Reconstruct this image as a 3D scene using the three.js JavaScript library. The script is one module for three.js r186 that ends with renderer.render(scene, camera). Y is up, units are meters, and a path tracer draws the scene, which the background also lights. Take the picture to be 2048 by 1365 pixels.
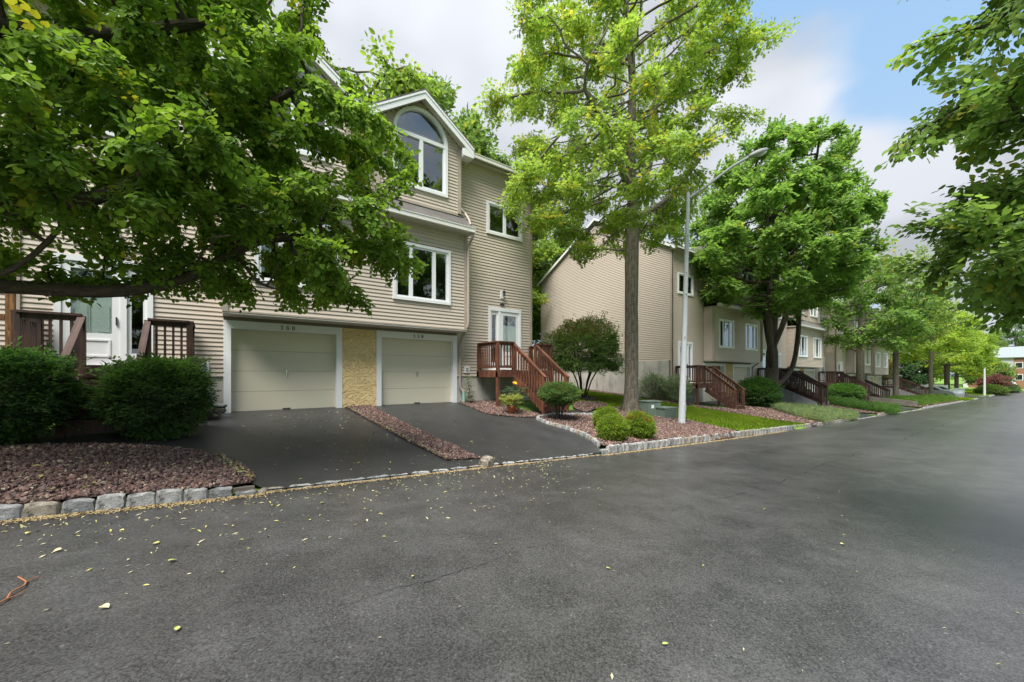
import * as THREE from 'three';
import { mergeGeometries } from 'three/addons/utils/BufferGeometryUtils.js';
import { FontLoader } from 'three/addons/loaders/FontLoader.js';
import { TextGeometry } from 'three/addons/geometries/TextGeometry.js';

// ---------------------------------------------------------------- camera, sky, sun, exposure
// World axes: +x along the street, +y up, -z from the street towards the houses. "w" below means -z (metres from the camera towards the houses).
const scene = new THREE.Scene();
const camera = new THREE.PerspectiveCamera(2 * Math.atan(752 / 796) * 180 / Math.PI, 2048 / 1504, 0.05, 3000);
camera.setViewOffset(2048, 1504, 0, 0, 2048, 1365);              // a shift lens: level camera, horizon below the middle of the picture
const YAW = Math.atan2(1056, 796);
camera.position.set(0, 0.96, 0);
camera.lookAt(Math.cos(YAW), 0.96, -Math.sin(YAW));

const renderer = new THREE.WebGLRenderer({ antialias: true });
renderer.toneMapping = THREE.LinearToneMapping;
renderer.toneMappingExposure = 2.85;
renderer.shadowMap.enabled = true;

function rng(seed) { let s = seed | 0; return () => { s = (s + 0x6d2b79f5) | 0; let t = Math.imul(s ^ (s >>> 15), 1 | s); t = (t + Math.imul(t ^ (t >>> 7), 61 | t)) ^ t; return ((t ^ (t >>> 14)) >>> 0) / 4294967296; }; }
const clamp = (x, a = 0, b = 1) => Math.min(b, Math.max(a, x)), lerp = (a, b, t) => a + (b - a) * t, smooth = (a, b, x) => { const t = clamp((x - a) / (b - a)); return t * t * (3 - 2 * t); };
function hash2(x, y, s) { let h = Math.imul(x | 0, 374761393) + Math.imul(y | 0, 668265263) + Math.imul(s | 0, 2147483647 ^ 0x5bd1e995); h = Math.imul(h ^ (h >>> 13), 1274126177); return ((h ^ (h >>> 16)) >>> 0) / 4294967296; }
function vnoise(x, y, s = 0, per = 0) {
  const ix = Math.floor(x), iy = Math.floor(y), fx = x - ix, fy = y - iy, u = fx * fx * (3 - 2 * fx), v = fy * fy * (3 - 2 * fy);
  const m = per ? (a) => ((a % per) + per) % per : (a) => a;
  return lerp(lerp(hash2(m(ix), m(iy), s), hash2(m(ix + 1), m(iy), s), u), lerp(hash2(m(ix), m(iy + 1), s), hash2(m(ix + 1), m(iy + 1), s), u), v);
}
function fbm(x, y, s = 0, oct = 5, per = 0) { let a = 0.5, sum = 0, n = 0; for (let i = 0; i < oct; i++) { sum += a * vnoise(x, y, s + i * 17, per); n += a; x *= 2; y *= 2; per *= 2; a *= 0.5; } return sum / n; }

{ // the sky: bright broken cloud with blue gaps, brighter overhead as cloudy skies are
  const W = 1024, H = 512, data = new Float32Array(W * H * 4);
  for (let r = 0; r < H; r++) for (let c = 0; c < W; c++) {
    const up = ((r + 0.5) / H - 0.5) * Math.PI, ph = ((c + 0.5) / W - 0.5) * 2 * Math.PI, y = Math.sin(up), x = Math.cos(ph) * Math.cos(up), z = Math.sin(ph) * Math.cos(up);
    const yy = Math.max(y, 0.0) + 0.28, px = x / yy, pz = z / yy;
    const warp = fbm(px * 1.3 + 7.1, pz * 1.3 + 3.3, 5, 3);
    const d = fbm(px * 1.7 + warp * 0.9 + 0.4, pz * 1.7 + warp * 0.9 + 14.6, 11, 6);
    const cover = smooth(0.385, 0.535, d) * 0.97, shade = fbm(px * 2.6 + 4.0, pz * 2.6 + 1.7, 31, 4);
    const rise = Math.pow(clamp(y), 0.55);
    const blue = [lerp(0.26, 0.09, rise), lerp(0.315, 0.18, rise), lerp(0.355, 0.315, rise)];
    const lum = lerp(0.2, 0.288, smooth(0.3, 0.66, shade)) * (0.86 + 0.55 * clamp(y));
    const cloud = [lum * 0.95, lum * 0.985, lum * 1.06];
    const o = (r * W + c) * 4;
    for (let k = 0; k < 3; k++) { let v = lerp(blue[k], cloud[k], cover); if (y < 0) v = lerp(v, [0.05, 0.055, 0.045][k], smooth(0, -0.08, y)); data[o + k] = v; }
    data[o + 3] = 1;
  }
  const sky = new THREE.DataTexture(data, W, H, THREE.RGBAFormat, THREE.FloatType);
  sky.mapping = THREE.EquirectangularReflectionMapping; sky.magFilter = sky.minFilter = THREE.LinearFilter; sky.needsUpdate = true;
  scene.background = sky; scene.environment = sky;
}
const sun = new THREE.DirectionalLight(new THREE.Color(1, 0.965, 0.9), 3.4);   // sun behind thin cloud, high over the left end of the street
sun.position.set(-21, 67, 13); sun.target.position.set(10, 0, -5);
sun.castShadow = true; sun.shadow.radius = 70; sun.shadow.mapSize.set(4096, 4096);
Object.assign(sun.shadow.camera, { left: -70, right: 90, top: 70, bottom: -70, near: 1, far: 260 });
scene.add(sun, sun.target);

// ---------------------------------------------------------------- helpers
const used = new Map();
function numbered(name) { const n = used.get(name) ?? 0; used.set(name, n + 1); return n ? name + '_' + String(n).padStart(3, '0') : name; }
function tag(o, label, category, group, kind) { if (label) o.userData.label = label; if (category) o.userData.category = category; if (group) o.userData.group = group; if (kind) o.userData.kind = kind; return o; }
function shade(o) { o.traverse((m) => { if (m.isMesh) { m.castShadow = true; m.receiveShadow = true; } }); return o; }
function thing(name, label, category, [x, y, z] = [0, 0, 0], turn = 0, group) { const g = new THREE.Group(); g.name = numbered(name); g.position.set(x, y, z); g.rotation.y = turn; scene.add(g); return tag(g, label, category, group); }
function flat(g) { return g.index ? g.toNonIndexed() : g; }
function boxUV(g) { // uv in metres, from the axis each face looks along
  g = flat(g); const p = g.attributes.position, n = g.attributes.normal, uv = new Float32Array(p.count * 2);
  for (let i = 0; i < p.count; i++) {
    const ax = Math.abs(n.getX(i)), ay = Math.abs(n.getY(i)), az = Math.abs(n.getZ(i));
    if (ay >= ax && ay >= az) { uv[i * 2] = p.getX(i); uv[i * 2 + 1] = p.getZ(i); } else if (ax >= az) { uv[i * 2] = p.getZ(i); uv[i * 2 + 1] = p.getY(i); } else { uv[i * 2] = p.getX(i); uv[i * 2 + 1] = p.getY(i); }
  }
  g.setAttribute('uv', new THREE.BufferAttribute(uv, 2)); return g;
}
function bx(x0, x1, y0, y1, z0, z1) { return boxUV(new THREE.BoxGeometry(x1 - x0, y1 - y0, z1 - z0).translate((x0 + x1) / 2, (y0 + y1) / 2, (z0 + z1) / 2)); }
function bar(a, b, w, h) { // a box beam of width w (sideways) and height h from point a to point b
  const A = new THREE.Vector3(...a), B = new THREE.Vector3(...b), d = B.clone().sub(A), L = d.length();
  const g = new THREE.BoxGeometry(w, h, L), m = new THREE.Matrix4().lookAt(new THREE.Vector3(), d, new THREE.Vector3(0, Math.abs(d.y) / L > 0.99 ? 0 : 1, Math.abs(d.y) / L > 0.99 ? 1 : 0));
  g.applyMatrix4(m); g.translate((A.x + B.x) / 2, (A.y + B.y) / 2, (A.z + B.z) / 2); return boxUV(g);
}
function tube(pts, r, seg = 24, sides = 8) { return flat(new THREE.TubeGeometry(new THREE.CatmullRomCurve3(pts.map((p) => new THREE.Vector3(...p)), false, 'catmullrom', 0.15), seg, r, sides)); }
function join(list) { list = [].concat(list).map(flat); return list.length === 1 ? list[0] : mergeGeometries(list); }
function part(name, geos, mat, parent, label) { const m = new THREE.Mesh(join(geos), mat); m.name = parent ? name : numbered(name); (parent ?? scene).add(m); if (label) m.userData.label = label; m.castShadow = m.receiveShadow = true; return m; }
function meshOf(name, geo, mat, parent) { const m = new THREE.Mesh(geo, mat); m.name = name; parent.add(m); m.castShadow = m.receiveShadow = true; return m; }
function struct(name, geo, mat) { const m = part(name, geo, mat); m.userData.kind = 'structure'; return m; }
const C = (r, g, b) => new THREE.Color().setRGB(r, g, b);
function tex(size, fn, srgb = true) { // fn(x, y) in 0..1, tileable noise inside; returns [r, g, b] in 0..1
  const d = new Uint8Array(size * size * 4);
  for (let y = 0; y < size; y++) for (let x = 0; x < size; x++) { const c = fn(x / size, y / size), o = (y * size + x) * 4; d[o] = clamp(c[0]) * 255; d[o + 1] = clamp(c[1]) * 255; d[o + 2] = clamp(c[2]) * 255; d[o + 3] = 255; }
  const t = new THREE.DataTexture(d, size, size); t.wrapS = t.wrapT = THREE.RepeatWrapping; t.magFilter = THREE.LinearFilter; t.minFilter = THREE.LinearMipmapLinearFilter; t.generateMipmaps = true; if (srgb) t.colorSpace = THREE.SRGBColorSpace; t.needsUpdate = true; return t;
}
const toS = (v) => (v <= 0.0031308 ? v * 12.92 : 1.055 * Math.pow(v, 1 / 2.4) - 0.055), lin = (a) => a.map(toS);   // texture texels are written from linear base colours
function rep(t, m) { const c = t.clone(); c.repeat.set(1 / m, 1 / m); c.needsUpdate = true; return c; }
const std = (o) => new THREE.MeshStandardMaterial(o), phys = (o) => new THREE.MeshPhysicalMaterial(o);

// ---------------------------------------------------------------- materials
const tAsphalt = tex(1024, (x, y) => {
  const g = hash2(x * 1024, y * 1024, 3), f = vnoise(x * 340, y * 340, 4, 340), m = fbm(x * 14, y * 14, 9, 4, 14), b = fbm(x * 3, y * 3, 19, 3, 3);
  let v = 0.05 + (f - 0.5) * 0.05 + (g - 0.5) * 0.032 + (m - 0.5) * 0.03 + (b - 0.5) * 0.018;
  const st = vnoise(x * 210, y * 210, 44, 210); if (st > 0.93) v += 0.06; if (st < 0.06) v -= 0.02;
  v = Math.max(0.012, v); return lin([v * 1.0, v * 0.99, v * 0.985]);
});
const tAsphaltBump = tex(1024, (x, y) => { const f = vnoise(x * 340, y * 340, 4, 340), g = vnoise(x * 170, y * 170, 7, 170), v = f * 0.6 + g * 0.4; return [v, v, v]; }, false);
const tSeal = tex(512, (x, y) => { const f = vnoise(x * 200, y * 200, 14, 200), m = fbm(x * 6, y * 6, 29, 4, 6), s = fbm(x * 3, y * 14, 39, 3, 0); const v = 0.03 + (f - 0.5) * 0.014 + (m - 0.5) * 0.016; return lin([v, v * 0.99, v * 1.0]); });
const tGranite = tex(256, (x, y) => { const f = vnoise(x * 90, y * 90, 24, 90), m = fbm(x * 8, y * 8, 21, 4, 8), v = 0.25 + (f - 0.5) * 0.2 + (m - 0.5) * 0.42; return lin([v * 1.02, v, v * 0.95]); });
const tStone = tex(256, (x, y) => { const m = fbm(x * 10, y * 10, 61, 5, 10), f = vnoise(x * 80, y * 80, 62, 80), v = m * 0.8 + f * 0.2; return [v, v, v]; }, false);
const tStucco = tex(512, (x, y) => { const m = fbm(x * 8, y * 8, 71, 4, 8), dirt = smooth(0.5, 0.75, fbm(x * 5, y * 5, 77, 4, 5)); return lin([lerp(0.82, 0.7, dirt) + (m - 0.5) * 0.1, lerp(0.62, 0.5, dirt) + (m - 0.5) * 0.09, lerp(0.31, 0.24, dirt) + (m - 0.5) * 0.05]); });
const tStuccoB = tex(512, (x, y) => { const a = fbm(x * 22, y * 34, 73, 3, 0), r = smooth(0.44, 0.56, a), v = r * 0.8 + vnoise(x * 120, y * 120, 4, 120) * 0.2; return [v, v, v]; }, false);
const tConcrete = tex(512, (x, y) => { const m = fbm(x * 5, y * 5, 81, 5, 5), f = vnoise(x * 150, y * 150, 83, 150), st = smooth(0.5, 0.8, fbm(x * 14, y * 2, 84, 4, 0)); const v = 0.40 + (m - 0.5) * 0.22 + (f - 0.5) * 0.06 - st * 0.1; return lin([v, v * 0.95, v * 0.84]); });
const tWood = tex(512, (x, y) => { const g = fbm(x * 60, y * 3, 91, 4, 0), m = fbm(x * 6, y * 4, 95, 3, 0), v = 0.75 + (g - 0.5) * 0.7 + (m - 0.5) * 0.5; return [clamp(v), clamp(v), clamp(v)]; });
const tBark = tex(512, (x, y) => { const r = fbm(x * 26, y * 6, 101, 4, 0), l = smooth(0.5, 0.8, fbm(x * 34, y * 34, 107, 4, 34)), v = 0.13 + (r - 0.5) * 0.19; return lin([lerp(v, 0.25, l * 0.55), lerp(v * 0.84, 0.24, l * 0.55), lerp(v * 0.64, 0.14, l * 0.55)]); });
const tBarkB = tex(512, (x, y) => { const v = fbm(x * 26, y * 6, 101, 4, 0); return [v, v, v]; }, false);
const tShingle = tex(512, (x, y) => { const row = Math.floor(y * 8), cx = x * 6 + (row % 2) * 0.5, col = Math.floor(cx), f = vnoise(x * 180, y * 180, 111, 180), v = 0.075 + hash2(col, row, 5) * 0.03 + (f - 0.5) * 0.05; return lin([v * 1.05, v * 0.98, v * 0.92]); });
const tSpeck = tex(256, (x, y) => { const v = 0.9 + (vnoise(x * 60, y * 60, 121, 60) - 0.5) * 0.08 + (fbm(x * 6, y * 6, 123, 4, 6) - 0.5) * 0.16; return [v, v, v]; });

const M = {
  road: std({ map: rep(tAsphalt, 2.6), bumpMap: rep(tAsphaltBump, 2.6), bumpScale: 0.0018, roughness: 0.31, vertexColors: true }),
  seal: std({ map: rep(tSeal, 1.7), bumpMap: rep(tAsphaltBump, 2.1), bumpScale: 0.0016, roughness: 0.46 }),
  crack: std({ color: C(0.025, 0.025, 0.026), roughness: 0.9 }),
  soil: std({ color: C(0.06, 0.045, 0.03), roughness: 1, map: rep(tSpeck, 1.3) }),
  turf: std({ color: C(0.14, 0.26, 0.025), roughness: 1, map: rep(tSpeck, 2) }),
  mulchBase: std({ color: C(0.05, 0.03, 0.025), roughness: 1 }),
  mulch: std({ color: C(1, 1, 1), roughness: 0.95 }),
  granite: std({ map: rep(tGranite, 0.6), bumpMap: rep(tStone, 0.4), bumpScale: 0.012, roughness: 0.9 }),
  granite2: std({ map: rep(tGranite, 0.5), bumpMap: rep(tStone, 0.35), bumpScale: 0.012, roughness: 0.9, color: C(0.82, 0.72, 0.6) }),
  granite3: std({ map: rep(tGranite, 0.7), bumpMap: rep(tStone, 0.35), bumpScale: 0.012, roughness: 0.9, color: C(0.72, 0.74, 0.76) }),
  mortar: std({ color: C(0.16, 0.135, 0.11), roughness: 1, map: rep(tSpeck, 0.4) }),
  concrete: std({ map: rep(tConcrete, 2.4), roughness: 0.95, bumpMap: rep(tStone, 0.8), bumpScale: 0.003 }),
  greyConcrete: std({ map: rep(tConcrete, 2.1), roughness: 0.95, color: C(0.62, 0.66, 0.74) }),
  stucco: std({ map: rep(tStucco, 1.6), bumpMap: rep(tStuccoB, 1.3), bumpScale: 0.05, roughness: 0.95 }),
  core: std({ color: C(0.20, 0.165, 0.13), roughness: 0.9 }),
  trimTan: std({ color: C(0.47, 0.395, 0.325), roughness: 0.6, map: rep(tSpeck, 1.9) }),
  white: std({ color: C(0.74, 0.745, 0.75), roughness: 0.5 }),
  soffit: std({ color: C(0.5, 0.46, 0.41), roughness: 0.7 }),
  gutter: std({ color: C(0.72, 0.7, 0.67), roughness: 0.4 }),
  garage: std({ color: C(0.62, 0.57, 0.445), roughness: 0.5 }),
  garageSeal: std({ color: C(0.62, 0.6, 0.55), roughness: 0.7 }),
  doorSlab: std({ color: C(0.62, 0.66, 0.63), roughness: 0.45 }),
  metalDark: std({ color: C(0.06, 0.055, 0.05), roughness: 0.45, metalness: 0.6 }),
  numerals: std({ color: C(0.10, 0.085, 0.06), roughness: 0.5 }),
  glass: phys({ color: C(0.92, 0.96, 0.95), transmission: 1, thickness: 0, roughness: 0.015, ior: 2.0 }),
  room: std({ color: C(0.16, 0.15, 0.14), roughness: 0.95 }),
  curtain: std({ color: C(0.6, 0.58, 0.52), roughness: 0.95 }),
  shingle: std({ map: rep(tShingle, 1.8), roughness: 0.95, bumpMap: rep(tStone, 0.5), bumpScale: 0.006 }),
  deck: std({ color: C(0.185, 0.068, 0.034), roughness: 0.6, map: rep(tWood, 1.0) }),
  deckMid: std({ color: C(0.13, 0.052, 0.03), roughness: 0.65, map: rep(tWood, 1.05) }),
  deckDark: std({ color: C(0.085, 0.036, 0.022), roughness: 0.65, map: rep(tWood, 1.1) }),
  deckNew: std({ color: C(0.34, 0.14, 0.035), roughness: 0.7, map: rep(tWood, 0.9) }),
  bark: std({ map: rep(tBark, 1), bumpMap: rep(tBarkB, 1), bumpScale: 0.03, roughness: 0.95 }),
  barkDark: std({ map: rep(tBark, 1), bumpMap: rep(tBarkB, 1), bumpScale: 0.02, roughness: 0.9, color: C(0.42, 0.38, 0.36) }),
  twig: std({ color: C(0.055, 0.04, 0.03), roughness: 0.9 }),
  post: std({ color: C(0.6, 0.62, 0.64), roughness: 0.45, metalness: 0.0, map: rep(tSpeck, 1.2) }),
  lampGrey: std({ color: C(0.28, 0.29, 0.3), roughness: 0.5 }),
  boxGreen: std({ color: C(0.16, 0.215, 0.17), roughness: 0.55, map: rep(tSpeck, 0.9) }),
  pipeGreen: std({ color: C(0.22, 0.42, 0.33), roughness: 0.6 }),
  terracotta: std({ color: C(0.42, 0.13, 0.05), roughness: 0.85 }),
  block: std({ map: rep(tConcrete, 1.3), roughness: 1, color: C(0.3, 0.28, 0.27), bumpMap: rep(tStone, 0.3), bumpScale: 0.015 }),
  plaster: std({ color: C(0.68, 0.68, 0.68), roughness: 0.9, map: rep(tSpeck, 2.7) }),
  greyRoof: std({ color: C(0.22, 0.25, 0.26), roughness: 0.95 }),
  brick: std({ color: C(0.33, 0.16, 0.1), roughness: 0.95, map: rep(tSpeck, 0.5) }),
  rubber: std({ color: C(0.02, 0.02, 0.02), roughness: 0.9 }),
  chrome: std({ color: C(0.6, 0.6, 0.62), roughness: 0.25, metalness: 1 }),
  carGlass: std({ color: C(0.02, 0.025, 0.03), roughness: 0.05 }),
  tailLamp: std({ color: C(0.5, 0.01, 0.015), roughness: 0.25 }),
  fence: std({ color: C(0.24, 0.3, 0.27), roughness: 0.8 }),
};
M.siding = [0.97, 1.0, 1.03, 0.985].map((k) => std({ color: C(0.485 * k, 0.415 * k, 0.345 * k), roughness: 0.62 }));
function leafMat(t = 0.6) { return phys({ color: C(1, 1, 1), roughness: 1, transmission: t, thickness: 0, specularIntensity: 0.3, side: THREE.DoubleSide }); }
M.leaf = leafMat(); M.grass = phys({ color: C(1, 1, 1), roughness: 1, transmission: 0.3, thickness: 0, specularIntensity: 0, side: THREE.DoubleSide });

// ---------------------------------------------------------------- terrain
function pchip(pts) { // smooth monotone curve through points
  const n = pts.length, d = [], m = [];
  for (let i = 0; i < n - 1; i++) d.push((pts[i + 1][1] - pts[i][1]) / (pts[i + 1][0] - pts[i][0]));
  m.push(d[0]); for (let i = 1; i < n - 1; i++) m.push(d[i - 1] * d[i] <= 0 ? 0 : 2 * d[i - 1] * d[i] / (d[i - 1] + d[i])); m.push(d[n - 2]);
  return (x) => {
    if (x <= pts[0][0]) return pts[0][1] + m[0] * (x - pts[0][0]); if (x >= pts[n - 1][0]) return pts[n - 1][1] + m[n - 1] * (x - pts[n - 1][0]);
    let i = 0; while (x > pts[i + 1][0]) i++;
    const h = pts[i + 1][0] - pts[i][0], t = (x - pts[i][0]) / h, t2 = t * t, t3 = t2 * t;
    return (2 * t3 - 3 * t2 + 1) * pts[i][1] + (t3 - 2 * t2 + t) * h * m[i] + (-2 * t3 + 3 * t2) * pts[i + 1][1] + (t3 - t2) * h * m[i + 1];
  };
}
const roadY = pchip([[-30, 1.0], [-8, -0.02], [-1.5, -0.33], [0.3, -0.43], [3.4, -0.565], [6.6, -0.715], [14, -0.97], [24.9, -1.24], [45.6, -1.68], [87.6, -2.13], [146, -2.25], [260, -2.4]]);
const kerbW = pchip([[-60, 5.6], [30, 5.6], [46, 5.5], [87.6, 4.6], [128, 2.9], [150, -3], [175, -16], [260, -70]]);
const houseY = pchip([[-30, 1.2], [-8, 0.38], [-2.5, 0.12], [0.2, 0], [10, 0], [12, 0.0], [16, -0.25], [20, -0.5], [23, -0.64], [31, -0.66], [38, -0.82], [46, -0.98], [52, -1.22], [64, -1.42], [90, -1.8], [146, -1.95], [260, -2.1]]);
const drives = [[0.5, 6.55], [26.6, 30.6], [36.5, 39.2], [41.5, 44.5], [68, 76]];
function kerbTop(u) { let k = 1; for (const [a, b] of drives) k = Math.min(k, 1 - smooth(a - 0.25, a + 0.05, u) * smooth(b + 0.25, b - 0.05, u)); return 0.012 + (0.068 + kerbRise(u)) * k; }
function kerbRise(u) { return 0.055 * smooth(6.3, 6.7, u) * smooth(22, 13, u); }
function G(u, w) {
  const k = kerbW(u), r = roadY(u);
  if (w < k - 7.3) return r + 0.1 + Math.min(0.6, (k - 7.3 - w) * 0.05);
  if (w <= k) return r;
  const s = clamp((w - k) / (11.6 - k));
  let y = lerp(r + kerbTop(u), houseY(u), Math.pow(s, 1.15));
  if (w > 11.6) y += Math.min(1.0, (w - 11.6) * 0.08) + Math.max(0, w - 24) * 0.22 * smooth(70, 40, u);
  return y;
}
const onGround = (u, w, dy = 0) => [u, G(u, w) + dy, -w];

function drape(poly, off = 0.0, L = 0.45, height = G) { // a polygon given in (u, w) laid over the terrain
  const pts = poly.map(([u, w]) => new THREE.Vector2(u, w)); if (THREE.ShapeUtils.area(pts) < 0) pts.reverse();
  const pos = []; const stack = THREE.ShapeUtils.triangulateShape(pts, []).map((f) => f.map((i) => [pts[i].x, pts[i].y]));
  while (stack.length) {
    const t = stack.pop(), e = [0, 1, 2].map((i) => Math.hypot(t[i][0] - t[(i + 1) % 3][0], t[i][1] - t[(i + 1) % 3][1])), k = e.indexOf(Math.max(...e));
    const far = Math.max(1, Math.hypot(t[0][0], t[0][1]) / 22);
    if (e[k] > L * far && e[k] > L) { const a = t[k], b = t[(k + 1) % 3], c = t[(k + 2) % 3], m = [(a[0] + b[0]) / 2, (a[1] + b[1]) / 2]; stack.push([a, m, c], [m, b, c]); } else pos.push(...t);
  }
  const P = new Float32Array(pos.length * 3), uv = new Float32Array(pos.length * 2);
  pos.forEach(([u, w], i) => { P[i * 3] = u; P[i * 3 + 1] = height(u, w) + off; P[i * 3 + 2] = -w; uv[i * 2] = u; uv[i * 2 + 1] = w; });
  const g = new THREE.BufferGeometry(); g.setAttribute('position', new THREE.BufferAttribute(P, 3)); g.setAttribute('uv', new THREE.BufferAttribute(uv, 2));
  const N = new Float32Array(pos.length * 3), v = new THREE.Vector3(); // normals from the terrain itself, so that the sheet shades smoothly
  pos.forEach(([u, w], i) => { const e = 0.05; v.set(-(height(u + e, w) - height(u - e, w)) / (2 * e), 1, (height(u, w + e) - height(u, w - e)) / (2 * e)).normalize(); N[i * 3] = v.x; N[i * 3 + 1] = v.y; N[i * 3 + 2] = v.z; });
  g.setAttribute('normal', new THREE.BufferAttribute(N, 3)); return g;
}
function inside(poly, u, w) { let c = false; for (let i = 0, j = poly.length - 1; i < poly.length; j = i++) { const [a, b] = poly[i], [d, e] = poly[j]; if (b > w !== e > w && u < (d - a) * (w - b) / (e - b) + a) c = !c; } return c; }
function spline(pts, n = 6, closed = true) { // rounded outline through points
  const c = new THREE.CatmullRomCurve3(pts.map(([u, w]) => new THREE.Vector3(u, 0, w)), closed, 'centripetal'); return c.getPoints(pts.length * n).slice(0, closed ? -1 : undefined).map((p) => [p.x, p.z]);
}
const alongKerb = (u0, u1, step, inset = 0) => { const r = []; const n = Math.max(1, Math.ceil((u1 - u0) / step)); for (let i = 0; i <= n; i++) { const u = lerp(u0, u1, i / n); r.push([u, kerbW(u) + inset]); } return r; };

// ground sheet under everything, reaching the horizon behind houses and trees
{
  const us = [-900, -300, -120, -60]; for (let u = -40; u < 34; u += 0.5) us.push(u); for (let u = 34; u < 110; u += 2) us.push(u); us.push(110, 125, 146, 170, 200, 260, 400, 900);
  const ws = [0.02, 0.12, 0.35]; for (let w = 0.7; w < 22; w += 0.5) ws.push(w); ws.push(24, 28, 34, 42, 60, 120, 400, 900);
  const pos = [], nor = [], uv = [], idx = [], V = new THREE.Vector3();
  for (const dw of ws) for (const u of us) { const w = kerbW(clamp(u, -60, 260)) + dw, g = (a, b) => G(clamp(a, -60, 260), Math.min(b, 44)), e = 0.1; pos.push(u, g(u, w) - 0.035, -w); V.set(-(g(u + e, w) - g(u - e, w)) / (2 * e), 1, (g(u, w + e) - g(u, w - e)) / (2 * e)).normalize(); nor.push(V.x, V.y, V.z); uv.push(u, w); }
  const n = us.length; for (let j = 0; j < ws.length - 1; j++) for (let i = 0; i < n - 1; i++) { const a = j * n + i, b = a + 1, c = a + n, d = c + 1; idx.push(a, b, d, a, d, c); }
  const g = new THREE.BufferGeometry(); g.setAttribute('position', new THREE.Float32BufferAttribute(pos, 3)); g.setAttribute('normal', new THREE.Float32BufferAttribute(nor, 3)); g.setAttribute('uv', new THREE.Float32BufferAttribute(uv, 2)); g.setIndex(idx);
  struct('ground', g, M.turf);
}
{ // road: along the street, seven metres wide; colour varies in broad worn patches and lanes
  const us = []; for (let u = -40; u < -6; u += 2) us.push(u); for (let u = -6; u < 14; u += 0.3) us.push(u); for (let u = 14; u < 60; u += 1) us.push(u); for (let u = 60; u <= 260; u += 6) us.push(u);
  const ws = []; for (let i = 0; i <= 36; i++) ws.push(-7.2 + i * 0.2);
  const pos = [], uv = [], idx = [], col = [], nor = [];
  for (const u of us) for (const dw of ws) {
    const w = kerbW(u) + dw; pos.push(u, roadY(u) + 0.03 * Math.sin(clamp((-dw) / 7.2) * Math.PI), -w); uv.push(u, w); const s = roadY(u + 0.2) - roadY(u - 0.2); const V = new THREE.Vector3(-s / 0.4, 1, 0).normalize(); nor.push(V.x, V.y, V.z);
    const p = 0.95 + (fbm(u * 0.55, w * 0.9, 201, 4) - 0.5) * 0.6 + (fbm(u * 0.1, w * 2.4, 205, 3) - 0.5) * 0.45 + (w < 2.55 ? 0.05 : -0.03); col.push(p, p, p * 1.005);
  }
  const n = ws.length; for (let i = 0; i < us.length - 1; i++) for (let j = 0; j < n - 1; j++) { const a = i * n + j, b = a + 1, c = a + n, d = c + 1; idx.push(a, c, d, a, d, b); }
  const g = new THREE.BufferGeometry(); g.setAttribute('position', new THREE.Float32BufferAttribute(pos, 3)); g.setAttribute('normal', new THREE.Float32BufferAttribute(nor, 3)); g.setAttribute('uv', new THREE.Float32BufferAttribute(uv, 2)); g.setAttribute('color', new THREE.Float32BufferAttribute(col, 3)); g.setIndex(idx);
  struct('road', g, M.road);
  // ground across the street, behind the camera
  const far = []; for (let u = -60; u <= 260; u += 8) far.push([u, kerbW(u) - 7.25]); for (let u = 260; u >= -60; u -= 20) far.push([u, kerbW(u) - 60]);
  struct('lawn_across_street', drape(far, 0.02, 4), M.turf);
}
function roadTop(u, w) { return roadY(u) + 0.03 * Math.sin(clamp((kerbW(u) - w) / 7.2) * Math.PI); }
{ // the paving joint that runs down the middle of the road, broken open into a ragged crack
  const r = rng(5), geos = []; const pos = [], idx = []; let n = 0;
  for (let u = 0.6; u < 70; u += u < 12 ? 0.045 : 0.4) {
    const w = 2.5 + 0.05 * Math.sin(u * 0.7) + (fbm(u * 2.5, 3, 5, 4) - 0.5) * 0.16 + (r() - 0.5) * 0.022 + u * 0.004, wd = (0.002 + 0.011 * Math.pow(r(), 3)) * (u > 12 ? 1.6 : 1) * (0.35 + 0.9 * smooth(0.3, 0.7, fbm(u * 1.7, 9, 8, 3)));
    pos.push(u, roadTop(u, w) + 0.004, -w + wd, u, roadTop(u, w) + 0.004, -w - wd); if (n && fbm(u * 1.1, 4, 77, 4) > 0.42) idx.push(n - 2, n, n + 1, n - 2, n + 1, n - 1); n += 2;
  }
  const g = new THREE.BufferGeometry(); g.setAttribute('position', new THREE.Float32BufferAttribute(pos, 3)); g.setIndex(idx); g.computeVertexNormals(); struct('road_joint_crack', g, M.crack);
}

// ---------------------------------------------------------------- driveways, beds, lawn
const driveway = [[0.3, 6.0], [0.52, 5.61], ...alongKerb(0.7, 6.5, 0.5, 0.01), [6.62, 5.61], [6.9, 6.1], [7.3, 7], [7.5, 8.3], [10.5, 8.9], [10.6, 9.6], [9.4, 10.0], [8.1, 9.9], [7.2, 11.0], [6.85, 12.2], [-0.2, 12.2], [-0.8, 10.4], [-3.6, 10.2], [-3.6, 8.2], [-0.4, 7.6]];
struct('driveway', drape(driveway, 0.012), M.seal);
const bedLeft = spline([[-7, 5.69], [-3, 5.69], [-0.6, 5.69], [0.32, 5.72], [0.42, 6.3], [0.14, 7.25], [-0.45, 8.05], [-1.2, 8.55], [-3, 8.75], [-7, 8.8]], 5);
const bedStrip = [[3.22, 6.12], [3.86, 6.05], [3.8, 8], [3.74, 10], [3.78, 12.0], [3.04, 12.0], [3.1, 10], [3.14, 8]];
const bedDoor = spline([[6.82, 12.0], [6.62, 10.8], [6.6, 9.9], [6.95, 9.3], [7.6, 9.05], [8.05, 9.2], [8.1, 10.6], [8.6, 11.6], [9.2, 12.0]], 5);
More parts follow.
